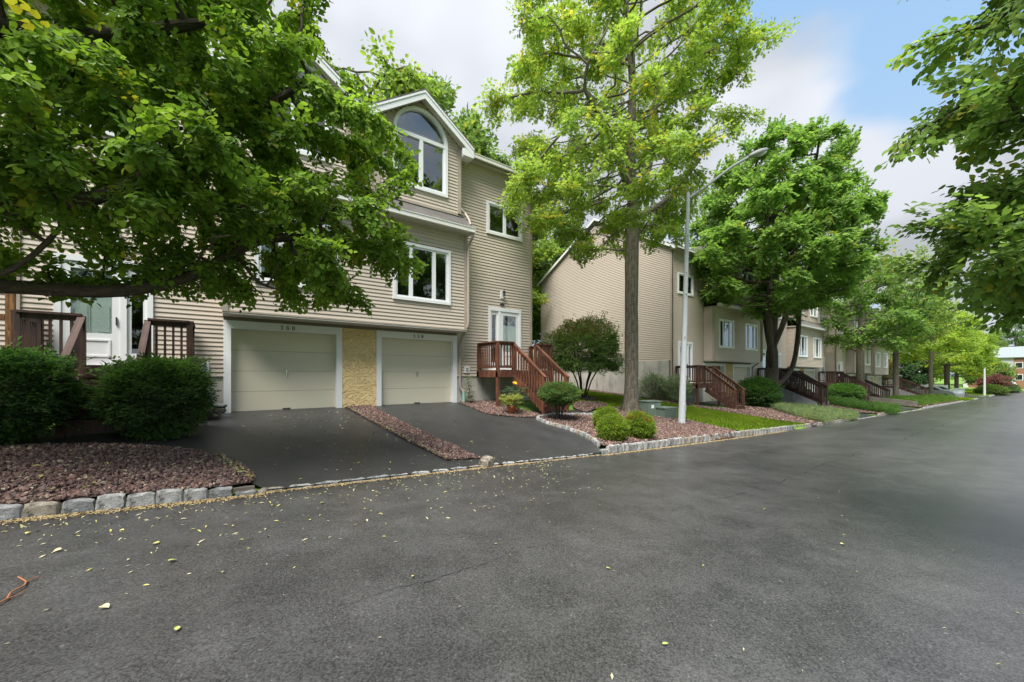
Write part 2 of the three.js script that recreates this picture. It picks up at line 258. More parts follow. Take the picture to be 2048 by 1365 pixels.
const bedTongue = spline([[6.8, 5.7], [7.2, 6.4], [7.46, 7.3], [7.5, 8.2], [7.62, 8.72], [8.1, 8.98], [9.2, 8.95], [10.2, 8.7], [11.4, 9.4], [12.6, 9.7], [13.2, 8.6], [13.3, 7.6], [13.2, 6.4], [13.0, 5.69], [10, 5.69], [7.2, 5.69]], 5);
const bedBank = spline([[10.2, 9.35], [11.2, 9.75], [12.1, 10.0], [12.6, 10.6], [11.8, 11.0], [10.9, 10.6], [10.3, 10.0]], 5);
const bedRing = spline([[11.9, 11.7], [12.6, 11.2], [13.3, 11.5], [13.5, 12.3], [12.9, 12.9], [12.0, 12.6]], 5);
const bedSide = [[18.5, 11.6], [19.2, 10.9], [20.1, 10.9], [20.1, 22], [18.9, 22], [18.6, 15]];
const bedMaple = spline([[19.2, 5.69], [21, 5.69], [23.6, 5.69], [26.4, 5.69], [26.5, 8], [26.9, 10], [26.6, 11.2], [24, 11], [22.6, 9.6], [20.8, 9.8], [19.3, 10.6], [19.0, 9]], 4);
const bedB = spline([[31, 5.8], [34, 5.8], [36.3, 5.8], [36.4, 8], [36.6, 11], [33, 11], [31.4, 8.5]], 4);
const bedC = [[44.9, 5.75], [54, 5.6], [64, 5.4], [67, 5.4], [66, 10.5], [45, 10.5]];
const beds = [[bedLeft, 900, 1], [bedStrip, 950, 1], [bedDoor, 700, 1], [bedTongue, 700, 1], [bedBank, 500, 1], [bedRing, 400, 1.2], [bedSide, 130, 1.5], [bedMaple, 180, 1.5], [bedB, 90, 2.2], [bedC, 25, 3]];
for (const [poly] of beds) struct('mulch_bed', drape(poly, 0.03, 0.35), M.mulchBase);
{ // chips of reddish stone mulch, each a small broken lump
  const r = rng(77), lumps = [];
  let total = 0; const list = [];
  for (const [poly, dens, size] of beds) {
    let u0 = 1e9, u1 = -1e9, w0 = 1e9, w1 = -1e9; for (const [u, w] of poly) { u0 = Math.min(u0, u); u1 = Math.max(u1, u); w0 = Math.min(w0, w); w1 = Math.max(w1, w); }
    u0 = Math.max(u0, -5); const n = Math.round((u1 - u0) * (w1 - w0) * dens);
    for (let i = 0; i < n; i++) { const u = lerp(u0, u1, r()), w = lerp(w0, w1, r()); if (inside(poly, u, w)) list.push([u, w, size]); }
  }
  const lump = new THREE.DodecahedronGeometry(0.5, 0); { const p = lump.attributes.position; for (let i = 0; i < p.count; i++) { const x = p.getX(i), y = p.getY(i), z = p.getZ(i), k = 0.75 + 0.5 * hash2(Math.round(x * 50), Math.round(y * 50) + Math.round(z * 50) * 31, 3); p.setXYZ(i, x * k, y * k, z * k); } lump.computeVertexNormals(); }
  const im = new THREE.InstancedMesh(lump, M.mulch, list.length), m = new THREE.Matrix4(), q = new THREE.Quaternion(), e = new THREE.Euler(), col = new THREE.Color();
  list.forEach(([u, w, s], i) => {
    const d = (0.022 + 0.03 * r() * r() + 0.01 * r()) * s; e.set(r() * 6.3, r() * 6.3, r() * 6.3); q.setFromEuler(e);
    m.compose(new THREE.Vector3(u, G(u, w) + 0.03 + d * 0.2 + (r() < 0.4 ? 0.012 : 0), -w), q, new THREE.Vector3(d * (0.9 + r() * 0.7), d * (0.5 + r() * 0.5), d * (0.8 + r() * 0.4))); im.setMatrixAt(i, m);
    const k = 0.45 + r() * 1.0, t = r(); if (t < 0.1) col.setRGB(0.3 * k, 0.23 * k, 0.17 * k); else if (t < 0.4) col.setRGB(0.165 * k, 0.112 * k, 0.098 * k); else col.setRGB(0.145 * k, 0.083 * k, 0.069 * k); im.setColorAt(i, col);
  });
  im.name = 'stone_mulch'; tag(im, 'reddish brown broken stone mulch covering the planting beds', 'mulch', null, 'stuff'); im.castShadow = im.receiveShadow = true; scene.add(im);
}
const lawn = spline([[11.4, 9.6], [12.9, 9.6], [13.5, 7.9], [13.4, 6.2], [14.0, 5.69], [16.5, 5.69], [19.0, 5.69], [18.8, 9.0], [18.4, 11.5], [18.5, 16], [18, 21], [12, 21], [10.6, 17], [10.5, 12], [11.1, 10.4]], 5);
const lawnB = [[66.8, 5.3], [80, 4.9], [80, 8], [67, 9]];
const lawnFar = [[92, 4.7], [128, 3.3], [128, 9], [96, 12]];
const strips = [[[33.5, 5.75], [45, 5.65], [45, 7], [34, 8]], [[46, 6.2], [66, 5.5], [66, 7.4], [47, 8.6]]];
struct('lawn', drape(lawn, 0.0, 0.4), M.turf); struct('lawn', drape(lawnFar, 0.02, 2), M.turf); struct('lawn', drape(lawnB, 0.015, 2), M.turf);
{ // grass blades in tufts
  const r = rng(31), blades = [];
  for (let b = 0; b < 6; b++) { const a = r() * 6.28, l = 0.035 + r() * 0.03, lean = 0.01 + r() * 0.03, x = (r() - 0.5) * 0.05, z = (r() - 0.5) * 0.05, c = Math.cos(a), s = Math.sin(a), wd = 0.0035; blades.push([x - s * wd, 0, z + c * wd, x + s * wd, 0, z - c * wd, x + c * lean, l, z + s * lean]); }
  const g = new THREE.BufferGeometry(); g.setAttribute('position', new THREE.Float32BufferAttribute(blades.flat(), 3)); g.setAttribute('normal', new THREE.Float32BufferAttribute(blades.flatMap(() => [0, 1, 0, 0, 1, 0, 0, 1, 0]), 3));
  const spots = []; for (const [poly, dens, s, u0, u1, w0, w1] of [[lawn, 900, 1, 10.4, 19.2, 5.6, 21], [lawnFar, 16, 3, 92, 128, 3, 12], [lawnB, 60, 2.2, 66, 80, 4.8, 9]]) { const n = (u1 - u0) * (w1 - w0) * dens; for (let i = 0; i < n; i++) { const u = lerp(u0, u1, r()), w = lerp(w0, w1, r()); if (inside(poly, u, w) && !inside(bedBank, u, w) && !inside(bedRing, u, w)) spots.push([u, w, s]); } }
  const im = new THREE.InstancedMesh(g, M.grass, spots.length), m = new THREE.Matrix4(), q = new THREE.Quaternion(), up = new THREE.Vector3(0, 1, 0), c = new THREE.Color();
  spots.forEach(([u, w, s], i) => { const p = fbm(u * 1.2, w * 1.2, 7, 3), k = s * (0.7 + 0.7 * r()); q.setFromAxisAngle(up, r() * 6.28); m.compose(new THREE.Vector3(u, G(u, w) - 0.004, -w), q, new THREE.Vector3(k, k * (0.7 + p * 0.7), k)); im.setMatrixAt(i, m); const v = 0.75 + 0.5 * r(), yl = r() < 0.15 ? 1.5 : 1; c.setRGB((0.25 + 0.1 * p) * v * yl, 0.48 * v, 0.045 * v); im.setColorAt(i, c); });
  im.name = 'grass'; tag(im, 'bright green mown grass blades on the lawns', 'grass', null, 'stuff'); im.castShadow = im.receiveShadow = true; scene.add(im);
}
// asphalt of the neighbours' driveways
for (const d of [[[26.7, 5.66], [30.5, 5.66], [31.2, 8.5], [30.9, 12.1], [22.8, 12.1], [22.6, 10], [26.4, 10], [27.0, 9.6]], [[36.6, 5.66], [44.4, 5.62], [43.5, 12.1], [36.4, 12.1]], [[68, 5.2], [76, 4.9], [75, 14], [68, 13]]]) struct('driveway', drape(d, 0.014, 0.6), M.seal);
struct('side_street', drape([[80.5, 4.9], [91.5, 4.5], [95, 40], [84, 40]], 0.02, 2), M.road);

// ---------------------------------------------------------------- kerbs of granite blocks
function blockGeo(seed, l, h, d) {
  const g = new THREE.BoxGeometry(l, h, d, 4, 3, 3), p = g.attributes.position, r = (x, y, z, k) => hash2(Math.round(x * 997) + seed * 131, Math.round(y * 991) + Math.round(z * 983) * 57, k) - 0.5;
  for (let i = 0; i < p.count; i++) {
    let x = p.getX(i), y = p.getY(i), z = p.getZ(i); const ex = Math.abs(x) / (l / 2), ey = Math.abs(y) / (h / 2), ez = Math.abs(z) / (d / 2);
    const round = (a, b, c) => (a > 0.9 ? (b > 0.9 ? 0.013 : 0) + (c > 0.9 ? 0.013 : 0) : 0);
    const nx = x - Math.sign(x) * round(ex, ey, ez) + r(x, y, z, 1) * 0.018, ny = y - Math.sign(y) * round(ey, ex, ez) + r(x, y, z, 2) * 0.026, nz = z - Math.sign(z) * round(ez, ex, ey) + r(x, y, z, 3) * 0.026;
    p.setXYZ(i, nx, ny, nz);
  }
  g.computeVertexNormals(); return boxUV(g);
}
const kerbBlocks = [0, 1, 2, 3, 4, 5].map((i) => blockGeo(i, 0.236, 0.26, 0.135)), edgeBlocks = [10, 11, 12, 13].map((i) => blockGeo(i, 0.245, 0.16, 0.12)), flushBlocks = [20, 21, 22, 23].map((i) => blockGeo(i, 0.335, 0.12, 0.1));
const granites = [M.granite, M.granite, M.granite2, M.granite3];
{
  const r = rng(15); const k = thing('kerb', 'row of pale granite block kerb stones along the asphalt road', 'kerb'); k.userData.kind = 'structure';
  const mortar = []; const far = [];
  const runs = [[-6, 0.4, kerbBlocks, 0.23, 0.112], [0.42, 6.5, flushBlocks, 0.32, 0.034], [6.62, 26.55, kerbBlocks, 0.235, 0.118], [26.8, 30.4, flushBlocks, 0.32, 0.02], [30.7, 36.4, kerbBlocks, 0.235, 0.13], [36.6, 44.4, flushBlocks, 0.32, 0.02], [44.7, 67.6, kerbBlocks, 0.24, 0.13], [68, 76, flushBlocks, 0.33, 0.02], [76, 80, kerbBlocks, 0.25, 0.13], [92, 128, kerbBlocks, 0.25, 0.13]];
  for (const [a, b, geos, pitch, top] of runs) for (let u = a + pitch / 2; u <= b; u += pitch * (0.94 + 0.12 * r())) {
    const sink = (u > b - 0.2 && a === -6) || (geos === kerbBlocks && u < a + 0.2 && a > 0) ? -0.07 : 0, w = kerbW(u) + 0.055 + (r() - 0.5) * 0.012, h = geos === flushBlocks ? 0.12 : 0.26;
    const y = roadY(u) + top + (top > 0.05 ? kerbRise(u) : 0) - h / 2 + sink + (r() - 0.5) * (geos === flushBlocks ? 0.01 : 0.022), g = geos[Math.floor(r() * geos.length)], mt = granites[Math.floor(r() * 4)], sx = 0.94 + 0.1 * r(), ry = (r() - 0.5) * 0.07, slope = Math.atan((roadY(u + 0.5) - roadY(u - 0.5)));
    if (u > 34) { far.push(g.clone().rotateZ(slope).translate(u, y, -w)); continue; }
    const s = meshOf('kerb_stone', g, mt, k); s.position.set(u, y, -w); s.rotation.set((r() - 0.5) * 0.06, ry, slope + (r() - 0.5) * 0.03); s.scale.set(sx, 1, 1);
  }
  const fm = part('kerb_stones', far, M.granite, k); fm.userData.kind = 'stuff';
  for (const [a, b, , , top] of runs) { const n = Math.ceil((b - a) / 2); for (let i = 0; i < n; i++) { const p = lerp(a, b, i / n), q = lerp(a, b, (i + 1) / n); mortar.push(bar([p, roadY(p) + top - 0.14, -kerbW(p) - 0.082], [q, roadY(q) + top - 0.14, -kerbW(q) - 0.082], 0.07, 0.2)); } }
  part('mortar_bed', mortar, M.mortar, k);
  // the block edging that curls round the planting bed beside the driveway
  const e = thing('bed_edging', 'low granite block edging curling round the bed of clipped shrubs', 'edging'); e.userData.kind = 'structure';
  const c = new THREE.CatmullRomCurve3([[6.72, 5.78], [7.16, 6.45], [7.4, 7.3], [7.42, 8.2], [7.58, 8.8], [8.1, 9.06], [9.2, 9.03], [10.2, 8.85], [10.7, 9.0]].map(([u, w]) => new THREE.Vector3(u, 0, w)), false, 'centripetal'), L = c.getLength(), n = Math.round(L / 0.235);
  for (let i = 0; i < n; i++) { const t = (i + 0.5) / n, p = c.getPointAt(t), d = c.getTangentAt(t), s = meshOf('edging_stone', edgeBlocks[i % 4], granites[Math.floor(r() * 4)], e); s.position.set(p.x, G(p.x, p.z) + 0.015 + (r() - 0.5) * 0.02, -p.z); s.rotation.set((r() - 0.5) * 0.1, Math.atan2(d.z, d.x) + (r() - 0.5) * 0.06, (r() - 0.5) * 0.06); }
  { const s = part('boulder', blockGeo(40, 0.24, 0.2, 0.2), M.granite2); s.position.set(3.72, roadY(3.72) + 0.06, -5.66); s.rotation.set(0.2, 0.5, 0.1); tag(s, 'single rounded kerb stone at the foot of the mulch strip', 'stone'); }
}
{ // litter: tan catkins and seeds swept against the kerb, small yellow leaves on the asphalt
  const r = rng(47), list = [];
  const put = (n, f) => { for (let i = 0; i < n; i++) { const a = f(); if (a) list.push(a); } };
  const g2 = () => (r() + r() + r()) / 1.5 - 1;
  put(17000, () => { const u = -3 + r() * 19.5; const edge = u > 0.5 && u < 6.5; if (r() > (u < 4.5 ? 1 : u < 6.6 ? 0.35 : 0.75) * (0.3 + fbm(u * 2.2, 1, 3, 3))) return null; return [u, kerbW(u) - 0.055 + (edge ? 0.05 : 0) - Math.abs(g2()) * (edge ? 0.12 : u < 0.6 ? 0.24 : 0.16), 0.6, 0]; });
  put(800, () => { const u = -2 + r() * 7, w = 5.5 - r() * r() * 2.4; return [u, w, 0.55, 1]; });
  put(900, () => { const u = 0.4 + r() * 3.2 + r() * r() * 2.5, w = 5.8 + r() * 6; return inside(driveway, u, w) ? [u, w, 0.6, 1] : null; });
  put(520, () => { const u = -4 + r() * 4.4, w = 5.9 + r() * 2.8; return inside(bedLeft, u, w) ? [u, w, 0.8, 2] : null; });
  put(500, () => { const t = r(), w = 6.1 + t * 5.8; return [3.08 + (3.24 - 3.08) * (1 - t) + 0.05 * g2(), w, 0.6, 2]; });
  put(260, () => { const t = r(); return [lerp(0.42, 0.12, t) - 0.12 * r(), lerp(5.95, 7.3, t), 0.75, 2]; });
  put(260, () => { const u = -1 + r() * 16, w = r() * 5.3; return [u, w, 0.4, 1]; });
  const g = new THREE.BufferGeometry(); g.setAttribute('position', new THREE.Float32BufferAttribute([-0.5, 0, 0, 0, 0.06, 0.2, 0.5, 0, 0, 0, 0.1, -0.2], 3)); g.setIndex([0, 1, 2, 0, 2, 3]); g.computeVertexNormals();
  const im = new THREE.InstancedMesh(g, std({ color: C(1, 1, 1), roughness: 0.9, side: THREE.DoubleSide }), list.length), m = new THREE.Matrix4(), q = new THREE.Quaternion(), e = new THREE.Euler(), c = new THREE.Color();
  list.forEach(([u, w, s, k], i) => {
    const y = (w < kerbW(u) ? roadTop(u, w) : G(u, w) + (k === 2 ? 0.06 : 0.02)) + 0.006, d = (k === 0 ? 0.016 + 0.02 * r() : 0.02 + 0.045 * r() * r()) * s * 1.6; e.set((r() - 0.5) * 0.7, r() * 6.3, (r() - 0.5) * 0.7); q.setFromEuler(e);
    m.compose(new THREE.Vector3(u, y, -w), q, new THREE.Vector3(d * 1.3, d, d)); im.setMatrixAt(i, m); const v = 0.65 + 0.5 * r(), y2 = r();
    if (k === 0) c.setRGB(0.42 * v, 0.31 * v, 0.15 * v); else if (y2 < 0.65) c.setRGB(0.36 * v, 0.33 * v, 0.21 * v); else c.setRGB(0.36 * v, 0.33 * v, 0.09 * v); im.setColorAt(i, c);
  });
  im.name = 'leaf_litter'; tag(im, 'tan seeds and tiny yellowed leaf scraps strewn over asphalt and beds', 'litter', null, 'stuff'); im.castShadow = im.receiveShadow = true; scene.add(im);
}

// ---------------------------------------------------------------- townhouses
const LAP = 0.105;
const boardGeo = (() => { // a lap siding board one metre long: thick at its lower edge, thin at the top
  const s = new THREE.Shape([[0, 0], [0.024, 0], [0.026, 0.012], [0.006, LAP], [0, LAP]].map(([z, y]) => new THREE.Vector2(z, y)));
  const g = new THREE.ExtrudeGeometry(s, { depth: 1, bevelEnabled: false }); // profile in (z, y), run along x
  g.applyMatrix4(new THREE.Matrix4().makeBasis(new THREE.Vector3(0, 0, 1), new THREE.Vector3(0, 1, 0), new THREE.Vector3(1, 0, 0))); g.index && g.toNonIndexed();
  const f = flat(g); const p = f.attributes.position; for (let i = 0; i < p.count; i += 3) { const sw = (a, b) => { const t = [p.getX(a), p.getY(a), p.getZ(a)]; p.setXYZ(a, p.getX(b), p.getY(b), p.getZ(b)); p.setXYZ(b, ...t); }; sw(i + 1, i + 2); } f.computeVertexNormals(); f.deleteAttribute('uv'); return f;
})();
const font = await new FontLoader().loadAsync('fonts/droid/droid_serif_bold.typeface.json');
function wallShape(outline, holes) { const s = new THREE.Shape(outline.map(([x, y]) => new THREE.Vector2(x, y))); for (const h of holes) s.holes.push(new THREE.Path(h.map(([x, y]) => new THREE.Vector2(x, y)))); return s; }
const rect = (x0, x1, y0, y1) => [[x0, y0], [x1, y0], [x1, y1], [x0, y1]];
function panel(outline, holes, d) { return boxUV(new THREE.ExtrudeGeometry(wallShape(outline, holes), { depth: d, bevelEnabled: false }).translate(0, 0, -d)); }
function archPts(cx, hw, y0, ys, n = 14) { const p = [[cx - hw, y0], [cx + hw, y0]]; for (let i = 0; i <= n; i++) { const a = Math.PI * i / n; p.push([cx + hw * Math.cos(a), ys + hw * Math.sin(a)]); } return p; }

// one window: casing (the part), with sashes and panes as its sub-parts; x, y are the outer edges of the casing, z the wall face
function makeWindow(parent, x0, x1, y0, y1, z, fr, sub = true) {
  const c = 0.085, geos = [bx(x0, x1, y0, y0 + c, z - 0.08, z + 0.05), bx(x0, x1, y1 - c, y1, z - 0.08, z + 0.05), bx(x0, x0 + c, y0 + c, y1 - c, z - 0.08, z + 0.047), bx(x1 - c, x1, y0 + c, y1 - c, z - 0.08, z + 0.047)];
  const win = part('window', geos, M.white, parent); let x = x0 + c; const W = x1 - x0 - 2 * c, s = 0.055;
  for (let i = 0; i < fr.length; i++) {
    const xa = x, xb = x + W * fr[i], ya = y0 + c, yb = y1 - c; x = xb;
    const sash = [bx(xa, xb, ya, ya + s, z - 0.06, z + 0.022), bx(xa, xb, yb - s, yb, z - 0.06, z + 0.022), bx(xa, xa + s, ya + s, yb - s, z - 0.06, z + 0.02), bx(xb - s, xb, ya + s, yb - s, z - 0.06, z + 0.02)];
    part('sash', sash, M.white, win); part('pane', bx(xa + s, xb - s, ya + s, yb - s, z - 0.018, z - 0.012), M.glass, win);
  }
  return win;
}
function cutIntervals(x0, x1, y, holes) { // what is left of x0..x1 at height y outside the openings
  let parts = [[x0, x1]];
  for (const h of holes) { const s = h(y); if (!s) continue; const next = []; for (const [a, b] of parts) { if (s[1] <= a || s[0] >= b) next.push([a, b]); else { if (s[0] > a) next.push([a, s[0]]); if (s[1] < b) next.push([s[1], b]); } } parts = next; }
  return parts.filter(([a, b]) => b - a > 0.03);
}
const rectCut = (x0, x1, y0, y1) => (y) => (y + LAP > y0 + 0.01 && y < y1 - 0.01 ? (y >= y0 - 0.06 && y + LAP <= y1 + 0.06 ? [x0 + 0.04, x1 - 0.04] : null) : null);

function townhouse(o) { // o: u (middle of the pair), y, w (plane of the garage wall), detail, wings: [left, right], numbers, side ('left' gable siding shown)
  const T = thing('townhouse', o.label, 'townhouse', [o.u, o.y, -o.w], 0, o.group);
  const boards = [];   // { x0, x1, y, at: Matrix4, wall }
  const addBoards = (wall, mtx, y0, y1, range, holes = []) => { for (let y = y0; y < y1 - 0.02; y += LAP) { const [a, b] = range(y); if (b - a < 0.05) continue; for (const [p, q] of cutIntervals(a, b, y, holes)) boards.push({ p, q, y, mtx, wall, top: y1 }); } };
  const I = (z) => new THREE.Matrix4().makeTranslation(0, 0, z);
  const [L, R] = o.wings ?? [true, true], X = 6.54, BX = 3.24, eave = 8.62, ridge = 11.75, back = -10.8, ridgeZ = -5.4;
  const lx = L ? -X : -BX, rx = R ? X : BX;
  // foundation and side walls
  const fnd = [bx(lx, -BX, -1.2, 0.94, -0.2, -0.01), bx(BX, rx, -1.2, 0.94, -0.2, -0.01)].filter((_, i) => [L, R][i]);
  fnd.push(bx(lx - 0.03, lx + 0.2, -1.2, o.sideFoundation ?? 0.94, back, L ? -0.21 : -0.02), bx(rx - 0.2, rx + 0.03, -1.2, 0.94, back, -0.21));
  for (const f of fnd) part('foundation', f, M.concrete, T);
  const gable = [[0, 0.9], [-back, 0.9], [-back, eave], [-ridgeZ, ridge - 0.12], [0, eave]];
  for (const [x, s] of [[lx, -1], [rx, 1]]) {
    // local wall coordinates: run 0..10.8 from the front corner to the back
    const g = panel(gable, [], 0.12), m = s < 0 ? new THREE.Matrix4().makeBasis(new THREE.Vector3(0, 0, -1), new THREE.Vector3(0, 1, 0), new THREE.Vector3(1, 0, 0)) : new THREE.Matrix4().makeBasis(new THREE.Vector3(0, 0, -1), new THREE.Vector3(0, 1, 0), new THREE.Vector3(1, 0, 0));
    g.applyMatrix4(m); g.translate(s < 0 ? x + 0.12 : x, 0, s < 0 ? 0 : 0);
    const wall = part('side_wall', g, M.core, T);
    if (s < 0 && o.side) { // boards facing -x: run along z from the back to the front
      const mt = new THREE.Matrix4().makeRotationY(-Math.PI / 2).setPosition(x, 0, back); // local +x -> +z, local +z -> -x
      addBoards(wall, mt, o.sideFoundation ?? 0.94, ridge, (y) => { const yt = y + LAP * 0.5; if (yt <= eave) return [0.06, -back - 0.06]; const t = (yt - eave) / (ridge - eave), h = -back / 2; return [h * t, -back - h * t]; });
      part('corner_board', [bx(x - 0.03, x + 0.07, 0.9, eave, 0.0, 0.045), bx(x - 0.035, x, 0.9, eave, -0.1, -0.001)], M.trimTan, T); part('corner_board', bx(x - 0.035, x + 0.05, 0.9, eave, back - 0.03, back + 0.08), M.trimTan, T);
    }
  }
  part('rear_wall', bx(lx, rx, -1, eave, back - 0.1, back), M.core, T);
  part('floor_slab', [bx(lx + 0.15, rx - 0.15, 1.0, 1.12, back, -0.45), bx(lx + 0.15, rx - 0.15, 2.62, 2.74, back, -0.2), bx(lx + 0.15, rx - 0.15, 5.5, 5.62, back, -0.2)], M.room, T);
  part('party_wall', [bx(-0.1, 0.1, 0, 8.5, back, -0.3), bx(lx + 0.15, rx - 0.15, 2.7, 8.5, -4.2, -4.1)], M.room, T);
  // wings with the entrance doors
  for (const s of [-1, 1]) {
    if (s < 0 ? !L : !R) continue;
    const a = s < 0 ? -X : BX, b = s < 0 ? -BX : X, dx0 = s > 0 ? 4.52 : -6.02, dx1 = dx0 + 1.5, wx0 = s > 0 ? 4.44 : -6.07, wx1 = wx0 + 1.63;
    const wall = part('front_wall', panel(rect(a, b, 0.94, eave), [rect(dx0 + 0.03, dx1 - 0.03, 1.18, 3.42), rect(wx0 + 0.05, wx1 - 0.05, 6.16, 7.24)], 0.14), M.core, T);
    addBoards(wall, I(0), 0.94, eave - 0.05, () => [a, b], [rectCut(dx0, dx1, 1.1, 3.46), rectCut(wx0, wx1, 6.11, 7.29)]);
    part('corner_board', bx(s > 0 ? X - 0.08 : -X - 0.03, s > 0 ? X + 0.03 : -X + 0.08, 0.9, eave, 0.0, 0.05), M.trimTan, T);
    makeWindow(T, wx0, wx1, 6.11, 7.29, 0.02, [0.5, 0.5]);
    // entrance: casing, storm door before a panelled door with a fanlight, and a side light next to the garage
    const sl0 = s > 0 ? dx0 : dx1 - 0.48, sl1 = sl0 + 0.48, d0 = s > 0 ? sl1 : dx0, d1 = s > 0 ? dx1 : sl0;
    const door = part('entry_door', [bx(dx0, dx1, 3.34, 3.46, -0.1, 0.06), bx(dx0, dx0 + 0.1, 1.17, 3.34, -0.1, 0.057), bx(dx1 - 0.1, dx1, 1.17, 3.34, -0.1, 0.057), bx(s > 0 ? sl1 - 0.05 : sl0 - 0.05, s > 0 ? sl1 + 0.05 : sl0 + 0.05, 1.17, 3.34, -0.1, 0.055), bx(dx0, dx1, 1.12, 1.17, -0.1, 0.09)], M.white, T);
    const p0 = d0 + (s > 0 ? 0.05 : 0.1), p1 = d1 - (s > 0 ? 0.1 : 0.05), st = 0.13;
    part('door_slab', bx(p0, p1, 1.17, 3.34, -0.09, -0.05), M.doorSlab, door);
    for (const [fa, fb] of [[0.16, 0.46], [0.54, 0.84]]) for (const [ya, yb] of [[1.35, 1.72], [1.85, 2.5]]) part('raised_panel', [bx(lerp(p0, p1, fa), lerp(p0, p1, fb), ya, yb, -0.05, -0.035), bx(lerp(p0, p1, fa + 0.04), lerp(p0, p1, fb - 0.04), ya + 0.05, yb - 0.05, -0.035, -0.024)], M.doorSlab, door);
    { const cx = (p0 + p1) / 2, hw = 0.3; part('fanlight', new THREE.ExtrudeGeometry(wallShape(archPts(cx, hw, 2.86, 2.88, 12), []), { depth: 0.012, bevelEnabled: false }).translate(0, 0, -0.05), M.carGlass, door); const ribs = []; for (let k = 1; k < 4; k++) { const t = Math.PI * k / 4; ribs.push(bar([cx, 2.87, -0.034], [cx + hw * Math.cos(t), 2.87 + hw * Math.sin(t), -0.034], 0.015, 0.012)); } part('fanlight_bar', ribs, M.white, door); }
    part('storm_door', [bx(p0, p0 + st, 1.19, 3.33, 0.0, 0.035), bx(p1 - st, p1, 1.19, 3.33, 0.0, 0.035), bx(p0 + st, p1 - st, 3.2, 3.33, 0.0, 0.033), bx(p0 + st, p1 - st, 1.19, 1.86, 0.0, 0.033), bx(p0 + st + 0.02, p1 - st - 0.02, 1.7, 1.735, 0.033, 0.048), bx(p0 + st + 0.02, p1 - st - 0.02, 1.36, 1.395, 0.033, 0.048), bx(p0 + st + 0.02, p0 + st + 0.055, 1.395, 1.7, 0.033, 0.048), bx(p1 - st - 0.055, p1 - st - 0.02, 1.395, 1.7, 0.033, 0.048)], M.white, door);
    part('storm_door_glass', bx(p0 + st, p1 - st, 1.86, 3.2, 0.012, 0.018), M.glass, door);
    part('door_handle', [bx(s > 0 ? p0 + 0.05 : p1 - 0.07, s > 0 ? p0 + 0.07 : p1 - 0.05, 2.05, 2.22, 0.035, 0.075)], M.metalDark, door);
    part('side_light', [bx(sl0 + (s > 0 ? 0.1 : 0.05), sl1 - (s > 0 ? 0.05 : 0.1), 1.17, 1.45, -0.05, 0.01), bx(sl0 + (s > 0 ? 0.1 : 0.05), sl1 - (s > 0 ? 0.05 : 0.1), 3.2, 3.34, -0.05, 0.01), bx(sl0 + (s > 0 ? 0.1 : 0.05), sl0 + (s > 0 ? 0.17 : 0.12), 1.45, 3.2, -0.05, 0.008), bx(sl1 - (s > 0 ? 0.12 : 0.17), sl1 - (s > 0 ? 0.05 : 0.1), 1.45, 3.2, -0.05, 0.008)], M.white, door);
    part('side_light_glass', bx(sl0 + (s > 0 ? 0.17 : 0.12), sl1 - (s > 0 ? 0.12 : 0.17), 1.45, 3.2, -0.03, -0.024), M.glass, door);
    if (o.detail) { // coach lamp, bell plate, dryer vent
      const cx = s > 0 ? 5.12 : -5.12; const lamp = part('wall_lamp', [bx(cx - 0.07, cx + 0.07, 3.82, 4.1, 0.02, 0.05)], M.white, T); part('lantern', [new THREE.CylinderGeometry(0.035, 0.055, 0.14, 6).translate(cx + 0.03, 3.98, 0.14), new THREE.CylinderGeometry(0.015, 0.075, 0.06, 6).translate(cx + 0.03, 4.08, 0.14), bar([cx + 0.02, 4.06, 0.05], [cx + 0.03, 4.12, 0.14], 0.015, 0.015)].map(flat), M.metalDark, lamp);
      part('plaque', [new THREE.CylinderGeometry(0.06, 0.06, 0.02, 10).rotateX(Math.PI / 2).scale(1.8, 0.7, 1).translate(cx + 0.01, 3.6, 0.045)].map(flat), M.metalDark, T);
      const vx = s > 0 ? 3.62 : -3.62, v = part('dryer_vent', [bx(vx - 0.1, vx + 0.1, 1.06, 1.28, 0.02, 0.06)], M.white, T); part('vent_flap', bx(vx - 0.05, vx + 0.05, 1.11, 1.23, 0.06, 0.075), M.lampGrey, v);
    }
  }
  // garage wall
  const gw = [];
  for (const s of [-1, 1]) {
    const c = s * 1.865, h = 1.225, f = 0.15;
    const G1 = part('garage_door', [bx(c - h - f, c - h, -0.02, 2.33, -0.2, 0.03), bx(c + h, c + h + f - 0.001, -0.02, 2.33, -0.2, 0.03), bx(c - h, c + h, 2.13, 2.33, -0.2, 0.027)], M.white, T);
    for (let k = 0; k < 4; k++) part('door_section', [bx(c - h, c + h, 0.035 + k * 0.525, 0.035 + (k + 1) * 0.525 - 0.006, -0.2, -0.16)], M.garage, G1);
    part('bottom_seal', bx(c - h, c + h, 0.0, 0.033, -0.2, -0.15), M.garageSeal, G1);
    part('lock_handle', [bx(c - 0.012, c + 0.012, 0.93, 1.14, -0.16, -0.13), bx(c - 0.05, c + 0.05, 1.05, 1.07, -0.155, -0.125)], M.chrome, G1); part('lift_handle', [bx(c - 0.09, c + 0.09, 0.075, 0.095, -0.16, -0.12)], M.metalDark, G1);
    if (o.numbers) { const ch = [...o.numbers[s < 0 ? 0 : 1]]; ch.forEach((d, i) => { const g = new TextGeometry(d, { font, size: 0.105, depth: 0.008, curveSegments: 4 }); g.translate(c - 0.19 + i * 0.135 + (s < 0 ? 0.02 : -0.02), 2.175, 0.028); part('house_number', flat(g), M.numerals, G1); }); }
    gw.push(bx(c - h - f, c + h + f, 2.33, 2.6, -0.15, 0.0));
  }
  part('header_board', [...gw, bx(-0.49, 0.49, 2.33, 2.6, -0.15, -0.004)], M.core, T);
  part('stucco_pier', bx(-0.489, 0.489, -0.3, 2.33, -0.2, 0.02), M.stucco, T);
